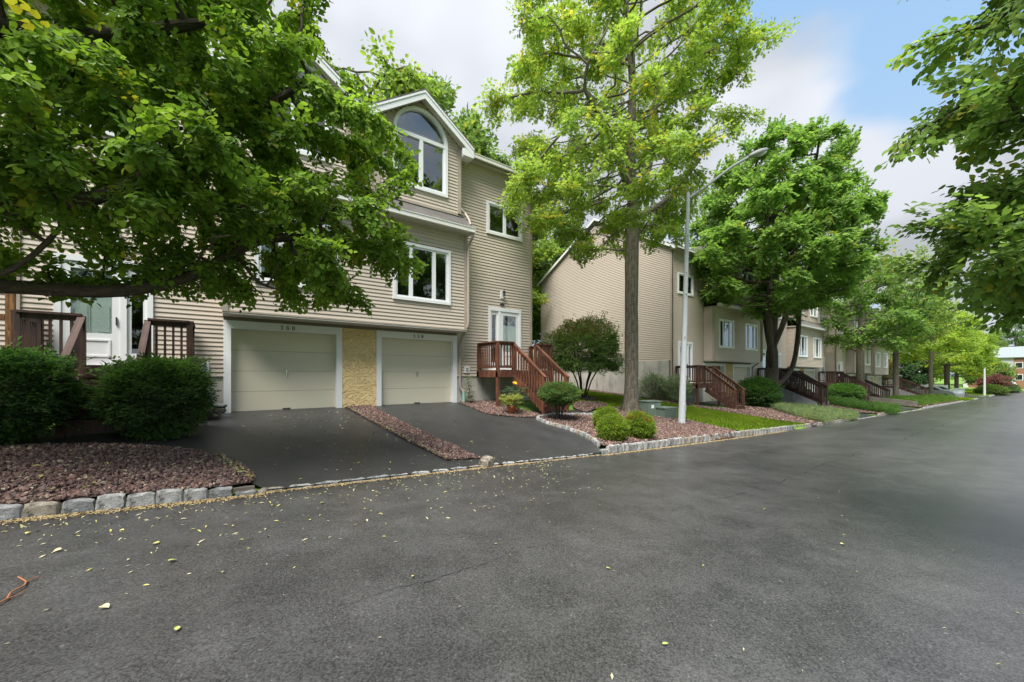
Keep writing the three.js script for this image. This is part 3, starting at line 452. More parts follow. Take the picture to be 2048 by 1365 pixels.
  part('garage_interior', [bx(-BX, BX, -0.3, -0.02, back, -0.2)], M.room, T);
  // projecting first floor: the box over the garages
  const zb = 0.61, y0 = 2.46, y1 = 5.6, wins = [[-2.65, -0.76], [0.76, 2.65]];
  const boxWall = part('bay_wall', panel(rect(-BX, BX, y0, y1), wins.map(([a, b]) => rect(a + 0.05, b - 0.05, 3.27, 4.91)), 0.12).translate(0, 0, zb), M.core, T);
  part('bay_cheek', [bx(-BX, -BX + 0.12, y0, y1, 0.0, zb - 0.12)], M.core, T); part('bay_cheek', [bx(BX - 0.12, BX, y0, y1, 0.0, zb - 0.12)], M.core, T);
  part('bay_soffit', [bx(-BX - 0.02, BX + 0.02, y0 - 0.04, y0, 0.002, zb + 0.03)], M.soffit, T);
  part('bay_starter_strip', bx(-BX - 0.03, BX + 0.03, y0, y0 + 0.03, zb + 0.0, zb + 0.04), M.trimTan, T);
  addBoards(boxWall, I(zb), y0 + 0.03, y1 - 0.03, () => [-BX + 0.06, BX - 0.06], wins.map(([a, b]) => rectCut(a, b, 3.22, 4.96)));
  addBoards(boxWall, new THREE.Matrix4().makeRotationY(-Math.PI / 2).setPosition(-BX, 0, 0), y0 + 0.03, y1 - 0.03, () => [0.03, zb - 0.02]);
  for (const s of [-1, 1]) part('corner_board', [bx(s > 0 ? BX - 0.08 : -BX - 0.035, s > 0 ? BX + 0.035 : -BX + 0.08, y0, y1, zb + 0.001, zb + 0.045), bx(s > 0 ? BX : -BX - 0.035, s > 0 ? BX + 0.035 : -BX, y0, y1, zb - 0.08, zb)], M.trimTan, T);
  for (const [a, b] of wins) makeWindow(T, a, b, 3.22, 4.96, zb + 0.02, [0.28, 0.44, 0.28]);
  // skirt roof over the box, with its gutter
  const zr = 0.92, yr0 = 5.72, ys = 6.5;
  const pent = (x0, x1, z0, ya, z1, yb, th) => { const s = new THREE.Shape([[z0, ya], [z1, yb], [z1, yb + th], [z0, ya + th]].map(([z, y]) => new THREE.Vector2(z, y))); const g = new THREE.ExtrudeGeometry(s, { depth: x1 - x0, bevelEnabled: false }); g.applyMatrix4(new THREE.Matrix4().makeBasis(new THREE.Vector3(0, 0, 1), new THREE.Vector3(0, 1, 0), new THREE.Vector3(-1, 0, 0))); g.translate(x1, 0, 0); const f = boxUV(g); return f; };
  const roofB = part('bay_roof', pent(-BX - 0.12, BX + 0.12, zr - 0.02, yr0 + 0.02, -0.02, ys + 0.05, 0.05), M.shingle, T);
  part('bay_eave_soffit', bx(-BX - 0.1, BX + 0.1, 5.58, 5.61, 0.0, zr - 0.03), M.soffit, T);
  part('gutter', [bx(-BX - 0.14, BX + 0.14, 5.61, 5.74, zr - 0.03, zr + 0.08), bx(-BX - 0.14, BX + 0.14, 5.735, 5.755, zr + 0.055, zr + 0.095)], M.gutter, T);
  if (o.detail || o.spout) { const rx2 = BX + 0.09; part('downspout', [tube([[rx2, 5.66, zr + 0.02], [rx2, 5.5, zr], [rx2 - 0.02, 5.28, zb + 0.1], [rx2 - 0.05, 5.0, zb + 0.09], [rx2 - 0.05, 4, zb + 0.09], [rx2 - 0.05, 2.75, zb + 0.09], [rx2 - 0.05, 2.55, zb + 0.06], [rx2 - 0.02, 2.33, 0.3], [rx2, 2.15, 0.1], [rx2, 1.9, 0.075], [rx2, 0.62, 0.075], [rx2 + 0.05, 0.48, 0.1], [rx2 + 0.1, 0.4, 0.16]], 0.042, 70, 8)], M.trimTan, T); if (o.detail) part('drain_pipe', flat(new THREE.CylinderGeometry(0.055, 0.055, 0.55, 12).translate(rx2 + 0.1, 0.12, 0.16)), M.pipeGreen, T); part('dormer_spout', [tube([[BX - 0.05, 6.55, 0.36], [BX + 0.1, 6.42, 0.4], [BX + 0.13, 6.15, 0.6], [BX + 0.13, 5.95, 0.7]], 0.04, 20, 8)], M.trimTan, T); }
  // upper wall behind the dormers
  const upper = part('upper_wall', panel(rect(-BX, BX, 5.6, eave), [-1.775, 1.775].map((c) => rect(c - 1.25, c + 1.25, 5.7, eave - 0.05)), 0.12), M.core, T);
  addBoards(upper, I(0), 6.45, eave - 0.05, () => [-BX, BX], [-1.775, 1.775].map((c) => (y) => [c - 1.3, c + 1.3]));
  // dormers
  for (const c of [-1.775, 1.775]) {
    const h = 1.385, zd = 0.34, yb = 6.3, sl = 0.7, yt = 8.62, apex = yt + h * sl, ws = 8.41, hw = 0.915, wy0 = 6.77;
    const wall = part('dormer_wall', panel([[c - h, yb], [c + h, yb], [c + h, yt], [c, apex], [c - h, yt]], [archPts(c, hw - 0.07, wy0 + 0.06, ws)], 0.12).translate(0, 0, zd), M.core, T);
    addBoards(wall, I(zd), yb + 0.06, apex - 0.1, (y) => { const k = Math.max(0, y + LAP * 0.2 - yt) / sl; return [c - h + 0.05 + k, c + h - 0.05 - k]; }, [(y) => { if (y + LAP < wy0 + 0.03 || y > ws + hw - 0.05) return null; if (y <= ws) return [c - hw + 0.05, c + hw - 0.05]; const q = hw * hw - (y - ws) * (y - ws), k = Math.sqrt(Math.max(0, q)) - 0.05; return k > 0.02 ? [c - k, c + k] : null; }]);
    part('dormer_base_trim', bx(c - h - 0.03, c + h + 0.03, yb - 0.02, yb + 0.06, zd - 0.02, zd + 0.05), M.trimTan, T);
    for (const s of [-1, 1]) {
      part('dormer_cheek', bx(c + s * h - (s > 0 ? 0.1 : 0), c + s * h + (s > 0 ? 0 : 0.1), yb - 0.2, yt, -1.2, zd - 0.12), M.core, T);
      part('corner_board', [bx(s > 0 ? c + h - 0.09 : c - h - 0.035, s > 0 ? c + h + 0.035 : c - h + 0.09, yb, yt + 0.02, zd + 0.001, zd + 0.05), bx(s > 0 ? c + h : c - h - 0.035, s > 0 ? c + h + 0.035 : c - h, yb, yt, zd - 0.09, zd)], M.trimTan, T);
      if (s < 0) addBoards(wall, new THREE.Matrix4().makeRotationY(-Math.PI / 2).setPosition(c - h, 0, -1.0), yb, yt - 0.02, () => [0, 1.0 + zd - 0.06]);
      // roof slope with fascia, rake soffit and eave return
      const ov = 0.37, ex = h + ov, ey = apex - ex * sl + 0.02, zf = zd + 0.32, zk = -2.3;
      const slab = (x0, ya, x1, yb2, th, z0, z1, dy = 0) => { const sh = new THREE.Shape([[x0, ya + dy], [x1, yb2 + dy], [x1, yb2 + dy + th], [x0, ya + dy + th]].map(([x, y]) => new THREE.Vector2(x, y))); return boxUV(new THREE.ExtrudeGeometry(sh, { depth: z1 - z0, bevelEnabled: false }).translate(0, 0, z0)); };
      const a0 = s > 0 ? [c, apex + 0.1, c + ex, ey + 0.1] : [c - ex, ey + 0.1, c, apex + 0.1];
      part('dormer_roof', slab(...a0, 0.05, zk, zf + 0.02, 0.06), M.shingle, T);
      part('fascia', [slab(...a0, 0.25, zf - 0.03, zf, -0.195), slab(...a0, 0.07, zf, zf + 0.018, -0.01)], M.white, T);
      part('rake_soffit', slab(...a0, 0.03, zd + 0.03, zf - 0.031, -0.13), M.soffit, T);
      part('eave_return', [bx(s > 0 ? c + h + 0.03 : c - ex - 0.0, s > 0 ? c + ex : c - h - 0.03, ey - 0.13, ey + 0.12, zd - 0.1, zf - 0.032), bx(s > 0 ? c + h - 0.06 : c - ex, s > 0 ? c + ex : c - h + 0.06, ey - 0.16, ey + 0.06, zf - 0.031, zf - 0.004)], M.white, T);
      part('eave_fascia', bx(s > 0 ? c + ex : c - ex - 0.03, s > 0 ? c + ex + 0.03 : c - ex, ey - 0.13, ey + 0.12, -1.6, zf - 0.03), M.white, T);
      part('eave_soffit', bx(s > 0 ? c + h + 0.0 : c - ex, s > 0 ? c + ex : c - h, ey - 0.132, ey - 0.1, -1.6, zd - 0.1), M.soffit, T);
    }
    // arched window
    const casing = new THREE.ExtrudeGeometry(wallShape(archPts(c, hw, wy0, ws, 24), [archPts(c, hw - 0.1, wy0 + 0.1, ws, 24)]), { depth: 0.13, bevelEnabled: false }).translate(0, 0, zd - 0.06);
    const win = part('arched_window', boxUV(casing), M.white, T);
    part('sash', [bx(c - hw + 0.1, c + hw - 0.1, ws - 0.06, ws + 0.05, zd - 0.05, zd + 0.045), bx(c - 0.06, c + 0.06, wy0 + 0.1, ws - 0.06, zd - 0.05, zd + 0.043), bx(c - hw + 0.1, c - hw + 0.15, wy0 + 0.1, ws - 0.06, zd - 0.05, zd + 0.03), bx(c + hw - 0.15, c + hw - 0.1, wy0 + 0.1, ws - 0.06, zd - 0.05, zd + 0.03), bx(c - hw + 0.15, c - 0.06, wy0 + 0.1, wy0 + 0.15, zd - 0.05, zd + 0.03), bx(c + 0.06, c + hw - 0.15, wy0 + 0.1, wy0 + 0.15, zd - 0.05, zd + 0.03)], M.white, win);
    for (const [a, b] of [[c - hw + 0.15, c - 0.06], [c + 0.06, c + hw - 0.15]]) part('pane', bx(a, b, wy0 + 0.15, ws - 0.06, zd - 0.02, zd - 0.014), M.glass, win);
    part('arched_pane', boxUV(new THREE.ExtrudeGeometry(wallShape(archPts(c, hw - 0.1, ws + 0.05, ws, 20), []), { depth: 0.006, bevelEnabled: false }).translate(0, 0, zd - 0.02)), M.glass, win);
    part('dormer_room', [bx(c - 1.28, c + 1.28, 6.2, 6.26, -2.5, zd - 0.14), bx(c - 1.28, c + 1.28, 6.2, 8.6, -2.6, -2.5)], M.room, T);
  }
  // main roof, gutters, rake boards
  const rake = (x0, x1, th, dy, zf, ze) => { const k = (ridge - eave) / (0 - ridgeZ), f = (z) => (z > ridgeZ ? ridge - (z - ridgeZ) * k : ridge - (ridgeZ - z) * k); return [pent(x0, x1, zf, f(zf) + dy, ridgeZ, ridge + dy, th), pent(x0, x1, ze, f(ze) + dy, ridgeZ, ridge + dy, th)]; };
  const rf = part('roof', rake(lx - 0.16, rx + 0.16, 0.12, 0.0, 0.3, back - 0.3), M.shingle, T);
  for (const [x, s] of [[lx, -1], [rx, 1]]) part('rake_board', rake(s < 0 ? x - 0.19 : x + 0.161, s < 0 ? x - 0.161 : x + 0.19, 0.16, -0.07, 0.3, back - 0.3), M.white, rf);
  for (const [x, s] of [[lx, -1], [rx, 1]]) part('rake_soffit', rake(s < 0 ? x - 0.16 : x + 0.03, s < 0 ? x - 0.03 : x + 0.16, 0.03, -0.05, 0.28, back - 0.28), M.soffit, rf);
  const runs = []; if (L) runs.push([lx - 0.16, -BX + 0.05]); if (R) runs.push([BX - 0.05, rx + 0.16]); runs.push([-0.2, 0.2]);
  for (const [a, b] of runs) { part('gutter', [bx(a, b, 8.46, 8.59, 0.27, 0.38), bx(a, b, 8.58, 8.6, 0.355, 0.395)], M.gutter, T); part('eave_soffit', bx(a, b, 8.44, 8.465, 0.0, 0.27), M.soffit, T); part('eave_fascia', bx(a, b, 8.44, 8.6, 0.24, 0.268), M.white, T); }
  // boards: the largest in view are meshes of their own, the rest one mesh per house
  const cam = new THREE.Vector3(-o.u, 0.96 - o.y, o.w); const v = new THREE.Vector3();
  for (const b of boards) { v.set((b.p + b.q) / 2, b.y, 0).applyMatrix4(b.mtx); const d = v.sub(cam).length(); b.size = (b.q - b.p) / (d * d); }
  boards.sort((a, b) => b.size - a.size); const single = o.detail ? 300 : 0; const r = rng(o.seed ?? 3), rest = [];
  boards.forEach((b, i) => {
    const m = b.mtx.clone().multiply(new THREE.Matrix4().makeTranslation(b.p, b.y, 0)).multiply(new THREE.Matrix4().makeScale(b.q - b.p, 1, 1));
    if (i < single) { const s = meshOf('siding_board', boardGeo, M.siding[Math.floor(r() * 4)], b.wall); s.applyMatrix4(m); } else rest.push(boardGeo.clone().applyMatrix4(m));
  });
  if (rest.length) { const s = part('siding', rest, M.siding[1], T); s.userData.kind = 'stuff'; }
  return T;
}
townhouse({ u: 3.46, y: 0, w: 12.04, detail: true, side: false, numbers: ['160', '158'], label: 'beige lap-sided townhouse pair with two garage doors and arched dormer windows' });
townhouse({ u: 26.56, y: -0.6, w: 12.04, side: true, sideFoundation: 2.4, spout: true, label: 'beige townhouse pair showing its tall blank gable side on a concrete foundation', seed: 8 });
townhouse({ u: 39.7, y: -0.76, w: 12.1, side: true, label: 'beige townhouse pair attached behind the dark maple', seed: 9 });
townhouse({ u: 52.7, y: -1.2, w: 11.4, wings: [true, false], side: true, spout: true, label: 'beige townhouse stepping forward next to the thick trunk', seed: 10 });
townhouse({ u: 60.3, y: -1.36, w: 11.35, wings: [false, false], side: true, label: 'last beige townhouse at the low end of the row', seed: 11 });

// ---------------------------------------------------------------- entrance decks with stairs
// local frame: x along the wall (deck 0..W), z = 0 at the wall and growing towards the street; floor is the deck level above the ground at the wall
function entryDeck(o) {
  const T = thing('entry_deck', o.label, 'deck', [o.u, o.y, -o.w], 0, o.group), mt = o.mat ?? M.deck, W = o.W ?? 2.45, D = o.D ?? 1.28, fl = o.floor ?? 1.15, s0 = o.s0, s1 = o.s1, rail = 0.92, base = o.base ?? 0, run = o.run ?? 1.45, risers = o.risers ?? 6;
  const boards = Math.round(D / 0.14); for (let i = 0; i < boards; i++) part('deck_board', bx(0.02, W - 0.02, fl - 0.035, fl, i * D / boards + 0.004, (i + 1) * D / boards - 0.004), mt, T);
  part('rim_joist', [bx(0, W, fl - 0.24, fl - 0.036, D - 0.04, D + 0.01), bx(0, 0.05, fl - 0.24, fl - 0.036, 0, D - 0.041), bx(W - 0.05, W, fl - 0.24, fl - 0.036, 0, D - 0.041)], mt, T);
  const post = (x, z, y0, y1) => part('post', bx(x - 0.05, x + 0.05, y0, y1, z - 0.05, z + 0.05), mt, T);
  const c = 0.05; for (const x of [c, W - c]) { post(x, D - c, base - 0.3, fl + rail); post(x, 0.07, fl - 0.24, fl + rail); }
  post(s0, D - c, fl - 0.24, fl + rail); post(s1, D - c, fl - 0.24, fl + rail);
  const railing = (a, b) => { // straight railing between points [x, z] on the deck
    const R = part('railing', [bar([a[0], fl + rail + 0.02, a[1]], [b[0], fl + rail + 0.02, b[1]], 0.14, 0.04), bar([a[0], fl + rail - 0.05, a[1]], [b[0], fl + rail - 0.05, b[1]], 0.04, 0.09), bar([a[0], fl + 0.11, a[1]], [b[0], fl + 0.11, b[1]], 0.04, 0.08)], mt, T);
    const L = Math.hypot(b[0] - a[0], b[1] - a[1]), n = Math.max(1, Math.round(L / 0.135) - 1); for (let i = 1; i <= n; i++) { const t = i / (n + 1), x = lerp(a[0], b[0], t), z = lerp(a[1], b[1], t); part('baluster', bx(x - 0.019, x + 0.019, fl + 0.07, fl + rail - 0.01, z - 0.019, z + 0.019), mt, R); }
  };
  railing([c, 0.07], [c, D - c]); railing([W - c, 0.07], [W - c, D - c]); if (s0 > 0.2) railing([c, D - c], [s0, D - c]); if (W - s1 > 0.2) railing([s1, D - c], [W - c, D - c]);
  // stairs
  const rise = (fl - base) / risers, tread = run / (risers - 1);
  for (let i = 1; i < risers; i++) { const y = fl - i * rise, z = D + (i - 1) * tread; part('stair_tread', bx(s0 + 0.02, s1 - 0.02, y - 0.04, y, z + 0.005, z + tread + 0.03), mt, T); part('stair_riser', bx(s0 + 0.03, s1 - 0.03, y + 0.001, y + rise - 0.041, z + 0.0, z + 0.02), mt, T); }
  part('stair_riser', bx(s0 + 0.03, s1 - 0.03, base - 0.05, fl - (risers - 1) * rise - 0.041, D + run, D + run + 0.02), mt, T);
  for (const x of [s0, s1]) {
    part('stringer', bar([x, fl - rise - 0.08, D], [x, base + 0.02, D + run + 0.06], 0.045, 0.24), mt, T);
    post(x, D + run, base - 0.2, base + rise + rail - 0.1);
    const ya = fl + rail - 0.02, yb = base + rise + rail - 0.12, R = part('stair_railing', [bar([x, ya, D - 0.03], [x, yb, D + run + 0.08], 0.1, 0.045), bar([x, ya - 0.075, D - 0.02], [x, yb - 0.075, D + run + 0.06], 0.035, 0.1)], mt, T);
    const n = Math.round(run / 0.15); for (let i = 1; i <= n; i++) { const t = i / (n + 1), z = D + run * t, top = lerp(ya, yb, t) - 0.03, bot = lerp(fl - rise, base, t) - 0.12; part('baluster', bx(x - 0.019 + (x === s0 ? -0.035 : 0.035), x + 0.019 + (x === s0 ? -0.035 : 0.035), bot, top, z - 0.019, z + 0.019), mt, R); }
  }
  if (o.skirt) { // closed concrete side under deck and stairs
    const sh = new THREE.Shape([[0, base - 0.3], [D + run, base - 0.3], [D + run, base], [D, fl - 0.3], [0, fl - 0.3]].map(([z, y]) => new THREE.Vector2(z, y)));
    for (const x of [0.0, W - 0.1]) { const g = new THREE.ExtrudeGeometry(sh, { depth: 0.08, bevelEnabled: false }); g.applyMatrix4(new THREE.Matrix4().makeBasis(new THREE.Vector3(0, 0, 1), new THREE.Vector3(0, 1, 0), new THREE.Vector3(-1, 0, 0))); g.translate(x + 0.09, 0, 0); part('side_panel', boxUV(g), M.greyConcrete, T); }
  }
  return T;
}
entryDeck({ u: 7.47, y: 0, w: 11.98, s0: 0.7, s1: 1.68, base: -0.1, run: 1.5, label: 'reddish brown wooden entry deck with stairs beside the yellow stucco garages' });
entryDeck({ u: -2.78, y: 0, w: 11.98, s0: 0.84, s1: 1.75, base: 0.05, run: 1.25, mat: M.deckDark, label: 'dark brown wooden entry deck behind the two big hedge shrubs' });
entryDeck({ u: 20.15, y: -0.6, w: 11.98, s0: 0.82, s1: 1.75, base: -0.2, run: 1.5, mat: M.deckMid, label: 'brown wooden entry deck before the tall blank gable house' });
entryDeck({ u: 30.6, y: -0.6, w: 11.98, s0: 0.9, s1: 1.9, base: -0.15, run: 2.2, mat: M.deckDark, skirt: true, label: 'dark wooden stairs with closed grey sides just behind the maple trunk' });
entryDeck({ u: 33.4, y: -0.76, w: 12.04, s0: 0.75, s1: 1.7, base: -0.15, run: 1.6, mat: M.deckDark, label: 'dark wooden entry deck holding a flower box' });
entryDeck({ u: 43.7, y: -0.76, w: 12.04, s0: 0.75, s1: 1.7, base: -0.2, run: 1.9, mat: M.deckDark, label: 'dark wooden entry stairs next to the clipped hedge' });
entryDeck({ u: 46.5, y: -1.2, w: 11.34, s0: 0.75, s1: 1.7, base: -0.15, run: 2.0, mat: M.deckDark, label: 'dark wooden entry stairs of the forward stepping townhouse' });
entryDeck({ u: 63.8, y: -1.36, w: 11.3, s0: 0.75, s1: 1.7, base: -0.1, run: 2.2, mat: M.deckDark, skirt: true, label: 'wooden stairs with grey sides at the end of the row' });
{ // unpainted newel and rail of the neighbour's porch at the far left
  const T = thing('porch_corner', 'raw orange wood porch post and railing beyond the dark deck', 'porch', [-3.02, 0.0, -11.62]);
  part('post', bx(-0.055, 0.055, 1.15, 3.0, -0.05, 0.05), M.deckNew, T); part('post', bx(-1.5, -1.4, -0.2, 3.0, -0.05, 0.05), M.deckNew, T); part('top_rail', bx(-1.4, -0.06, 2.0, 2.09, -0.05, 0.05), M.deckNew, T); part('bottom_rail', bx(-1.4, -0.06, 1.25, 1.33, -0.03, 0.03), M.deckDark, T);
  part('deck_floor', bx(-2.5, 0.05, 0.9, 1.14, -0.9, 0.06), M.deckDark, T); for (let x = -1.3; x < -0.1; x += 0.16) part('baluster', bx(x - 0.02, x + 0.02, 1.34, 2.0, -0.02, 0.02), M.deckDark, T);
  part('support', bx(-0.05, 0.05, -0.2, 0.89, -0.05, 0.05), M.deckDark, T);
}
{ // neighbouring house beyond the corner, set back
  const T = thing('neighbour_house', 'beige lap-sided house wall beyond the raw wood porch', 'house', [-3.2, 0, -12.6]);
  const wall = part('front_wall', bx(-8, 0, -0.3, 8.6, -3, -0.02), M.core, T), list = []; for (let y = 0.94; y < 8.5; y += LAP) list.push(boardGeo.clone().applyMatrix4(new THREE.Matrix4().makeTranslation(-8, y, -0.02).multiply(new THREE.Matrix4().makeScale(8, 1, 1)))); const s = part('siding', list, M.siding[0], T); s.userData.kind = 'stuff';
  part('roof', bx(-8, 0, 8.6, 8.75, -3, 0.3), M.shingle, T);
}

// ---------------------------------------------------------------- trees
// Branches grow towards points scattered through the crown (space colonisation); leaf sprays sit on the thin outer wood.
const V3 = (x, y, z) => new THREE.Vector3(x, y, z);
function grow({ skeleton, targets, D = 0.3, reach = 2.4, kill = 0.55, max = 90, up = 0.0, R = 0.2, rMin = 0.006, n = 2.35 }) {
  const X = [], Y = [], Z = [], par = [];
  const add = (x, y, z, p) => { X.push(x); Y.push(y); Z.push(z); par.push(p); return X.length - 1; };
  const first = skeleton[0]; add(first[0][0], first[0][1], first[0][2], -1);
  const nearest = (p) => { let b = 0, bd = 1e9; for (let i = 0; i < X.length; i++) { const d = (X[i] - p[0]) ** 2 + (Y[i] - p[1]) ** 2 + (Z[i] - p[2]) ** 2; if (d < bd) { bd = d; b = i; } } return b; };
  skeleton.forEach((line, li) => {
    let at = li ? nearest(line[0]) : 0;
    const c = new THREE.CatmullRomCurve3(line.map((p) => V3(...p))), L = c.getLength(), k = Math.max(2, Math.round(L / D)), pts = c.getSpacedPoints(k);
    for (let i = 1; i <= k; i++) at = add(pts[i].x, pts[i].y, pts[i].z, at);
  });
  const N = targets.length, near = new Int32Array(N), nd = new Float32Array(N).fill(1e9), alive = new Uint8Array(N).fill(1);
  let from = 0; const kids = [];
  for (let it = 0; it < max; it++) {
    for (let a = 0; a < N; a++) if (alive[a]) { const t = targets[a]; for (let i = from; i < X.length; i++) { const d = (X[i] - t[0]) ** 2 + (Y[i] - t[1]) ** 2 + (Z[i] - t[2]) ** 2; if (d < nd[a]) { nd[a] = d; near[a] = i; } } if (nd[a] < kill * kill) alive[a] = 0; }
    from = X.length; const acc = new Map();
    for (let a = 0; a < N; a++) if (alive[a] && nd[a] < reach * reach) { const i = near[a], l = Math.sqrt(nd[a]); let s = acc.get(i); if (!s) acc.set(i, s = [0, 0, 0]); s[0] += (targets[a][0] - X[i]) / l; s[1] += (targets[a][1] - Y[i]) / l; s[2] += (targets[a][2] - Z[i]) / l; }
    if (!acc.size) { if (it > 3) break; reach *= 1.6; continue; }
    let grew = 0;
    for (const [i, s] of acc) { s[1] += up; const l = Math.hypot(...s) || 1, jx = (hash2(i, it, 1) - 0.5) * 0.35, jy = (hash2(i, it, 2) - 0.5) * 0.35, jz = (hash2(i, it, 3) - 0.5) * 0.35; const x = X[i] + D * (s[0] / l + jx), y = Y[i] + D * (s[1] / l + jy), z = Z[i] + D * (s[2] / l + jz); let dup = false; for (const k of kids[i] ?? []) if ((X[k] - x) ** 2 + (Y[k] - y) ** 2 + (Z[k] - z) ** 2 < (0.45 * D) ** 2) dup = true; if (dup) continue; (kids[i] ??= []).push(add(x, y, z, i)); grew++; }
    if (!grew) break;
  }
  const M2 = X.length, ch = Array.from({ length: M2 }, () => []); for (let i = 1; i < M2; i++) ch[par[i]].push(i);
  const cnt = new Float64Array(M2), hgt = new Int32Array(M2); for (let i = M2 - 1; i >= 0; i--) { if (!ch[i].length) cnt[i] = 1; if (i) { cnt[par[i]] += cnt[i]; hgt[par[i]] = Math.max(hgt[par[i]], hgt[i] + 1); } }
  const r0 = R / Math.pow(cnt[0], 1 / n), rad = Array.from(cnt, (c) => Math.max(rMin, r0 * Math.pow(c, 1 / n)));
  return { X, Y, Z, par, ch, cnt, hgt, rad };
}
function woodGeometry(S, flare = 0.6, thin = 0) { // tapered tubes along every chain of nodes
  const { X, Y, Z, par, ch, rad } = S, pos = [], nor = [], uv = [], idx = [];
  const starts = [[0, -1]]; const y0 = Y[0];
  while (starts.length) {
    const [s, p] = starts.pop(); const chain = p >= 0 ? [p, s] : [s]; let c = s;
    while (ch[c].length) { let b = ch[c][0]; for (const k of ch[c]) if (rad[k] > rad[b]) b = k; for (const k of ch[c]) if (k !== b) starts.push([k, c]); chain.push(b); c = b; }
    if (chain.length < 2) continue;
    const rr = chain.map((i, k) => (k === 0 && p >= 0 ? Math.min(rad[p], rad[s] * 1.25) : rad[i])); rr[rr.length - 1] *= 0.5; if (Math.max(...rr) < thin) continue;
    const sides = rr[0] > 0.12 ? 14 : rr[0] > 0.05 ? 8 : rr[0] > 0.02 ? 5 : 3; let U = V3(1, 0, 0.3), len = 0; const base = pos.length / 3;
    for (let k = 0; k < chain.length; k++) {
      const i = chain[k], a = chain[Math.max(0, k - 1)], b = chain[Math.min(chain.length - 1, k + 1)], t = V3(X[b] - X[a], Y[b] - Y[a], Z[b] - Z[a]).normalize();
      U.addScaledVector(t, -U.dot(t)).normalize(); if (!isFinite(U.x) || U.lengthSq() < 0.5) U = V3(t.z, t.x, t.y).cross(t).normalize(); const W = t.clone().cross(U);
      if (k) len += Math.hypot(X[i] - X[a], Y[i] - Y[a], Z[i] - Z[a]);
      let r = rr[k]; const h = Y[i] - y0; if (p < 0) r *= 1 + flare * Math.exp(-h / 0.32);
      for (let j = 0; j <= sides; j++) {
        const an = j / sides * 2 * Math.PI, lump = rr[0] > 0.05 ? 1 + 0.1 * (vnoise(Math.cos(an) * 2 + 9, Math.sin(an) * 2 + h * 1.5, 3) - 0.5) + (p < 0 ? 0.22 * flare * Math.exp(-h / 0.3) * Math.sin(an * 5 + 1) : 0) : 1;
        const nx = U.x * Math.cos(an) + W.x * Math.sin(an), ny = U.y * Math.cos(an) + W.y * Math.sin(an), nz = U.z * Math.cos(an) + W.z * Math.sin(an);
        pos.push(X[i] + nx * r * lump, Y[i] + ny * r * lump, Z[i] + nz * r * lump); nor.push(nx, ny, nz); uv.push(j / sides * Math.max(0.15, 2 * Math.PI * rr[0]), len);
      }
      if (k) { const q = base + (k - 1) * (sides + 1); for (let j = 0; j < sides; j++) idx.push(q + j, q + j + 1, q + sides + 1 + j, q + j + 1, q + sides + 2 + j, q + sides + 1 + j); }
    }
  }
  const g = new THREE.BufferGeometry(); g.setAttribute('position', new THREE.Float32BufferAttribute(pos, 3)); g.setAttribute('normal', new THREE.Float32BufferAttribute(nor, 3)); g.setAttribute('uv', new THREE.Float32BufferAttribute(uv, 2)); g.setIndex(idx); return g;
}
// leaf outlines, half of each, tip at z = 1
const OUT = {
  linden: [[0, 0.02], [0.2, -0.05], [0.42, 0.06], [0.52, 0.3], [0.45, 0.58], [0.24, 0.82], [0, 1.06]],
  oak: [[0, 0], [0.06, 0.14], [0.3, 0.16], [0.12, 0.32], [0.46, 0.44], [0.15, 0.56], [0.4, 0.8], [0.13, 0.76], [0, 1]],
  maple: [[0, 0], [0.26, -0.06], [0.2, 0.14], [0.58, 0.26], [0.34, 0.42], [0.42, 0.72], [0.2, 0.62], [0, 1]],
  oval: [[0, 0], [0.22, 0.2], [0.27, 0.5], [0.16, 0.8], [0, 1]],
  needle: [[0, 0], [0.09, 0.3], [0.08, 0.7], [0, 1]],
};
function leafInto(out, kind, size, m, cup = 0.1) {
  const half = OUT[kind], loop = [...half.map(([x, z]) => [x, z]), ...half.slice(1, -1).reverse().map(([x, z]) => [-x, z])], mid = [0, -cup, 0.45], v = V3(), tri = [];
  const P = ([x, z]) => { v.set(x, cup * (Math.abs(x) * 1.2 - 0.9 * z * z), z).multiplyScalar(size).applyMatrix4(m); return [v.x, v.y, v.z]; };
  v.set(mid[0], mid[1] * 0.4, mid[2]).multiplyScalar(size).applyMatrix4(m); const c = [v.x, v.y, v.z], pts = loop.map(P), base = out.pos.length / 3; out.pos.push(...c, ...pts.flat()); const n = pts.length; for (let i = 0; i < n; i++) out.idx.push(base, base + 1 + i, base + 1 + (i + 1) % n);
}
function spray(kind, seed, { count = 9, size = 0.1, length = 0.32, width = 0.12, tilt = 0.55, cup = 0.16, stem = true }) { // a twig with its leaves, running along +z with leaves mostly facing up
  const r = rng(seed), out = { pos: [], idx: [] }, e = new THREE.Euler(), q = new THREE.Quaternion(), m = new THREE.Matrix4();
  for (let i = 0; i < count; i++) {
    const t = (i + 0.6 * r()) / count, side = i % 2 ? 1 : -1, yaw = side * (0.35 + 0.95 * (1 - t) + 0.4 * (r() - 0.5)), s = size * (0.6 + 0.55 * r());
    e.set((r() - 0.35) * tilt * 1.5, yaw, (r() - 0.5) * tilt * 2, 'YXZ'); q.setFromEuler(e); m.compose(V3(side * width * (0.15 + 0.5 * r()) * (1 - 0.6 * t), (r() - 0.5) * 0.25 * width - 0.08 * t * length, t * length), q, V3(1, 1, 1)); leafInto(out, kind, s, m, cup);
  }
  const g = new THREE.BufferGeometry(); g.setAttribute('position', new THREE.Float32BufferAttribute(out.pos, 3)); g.setIndex(out.idx); g.computeVertexNormals(); return g;
}
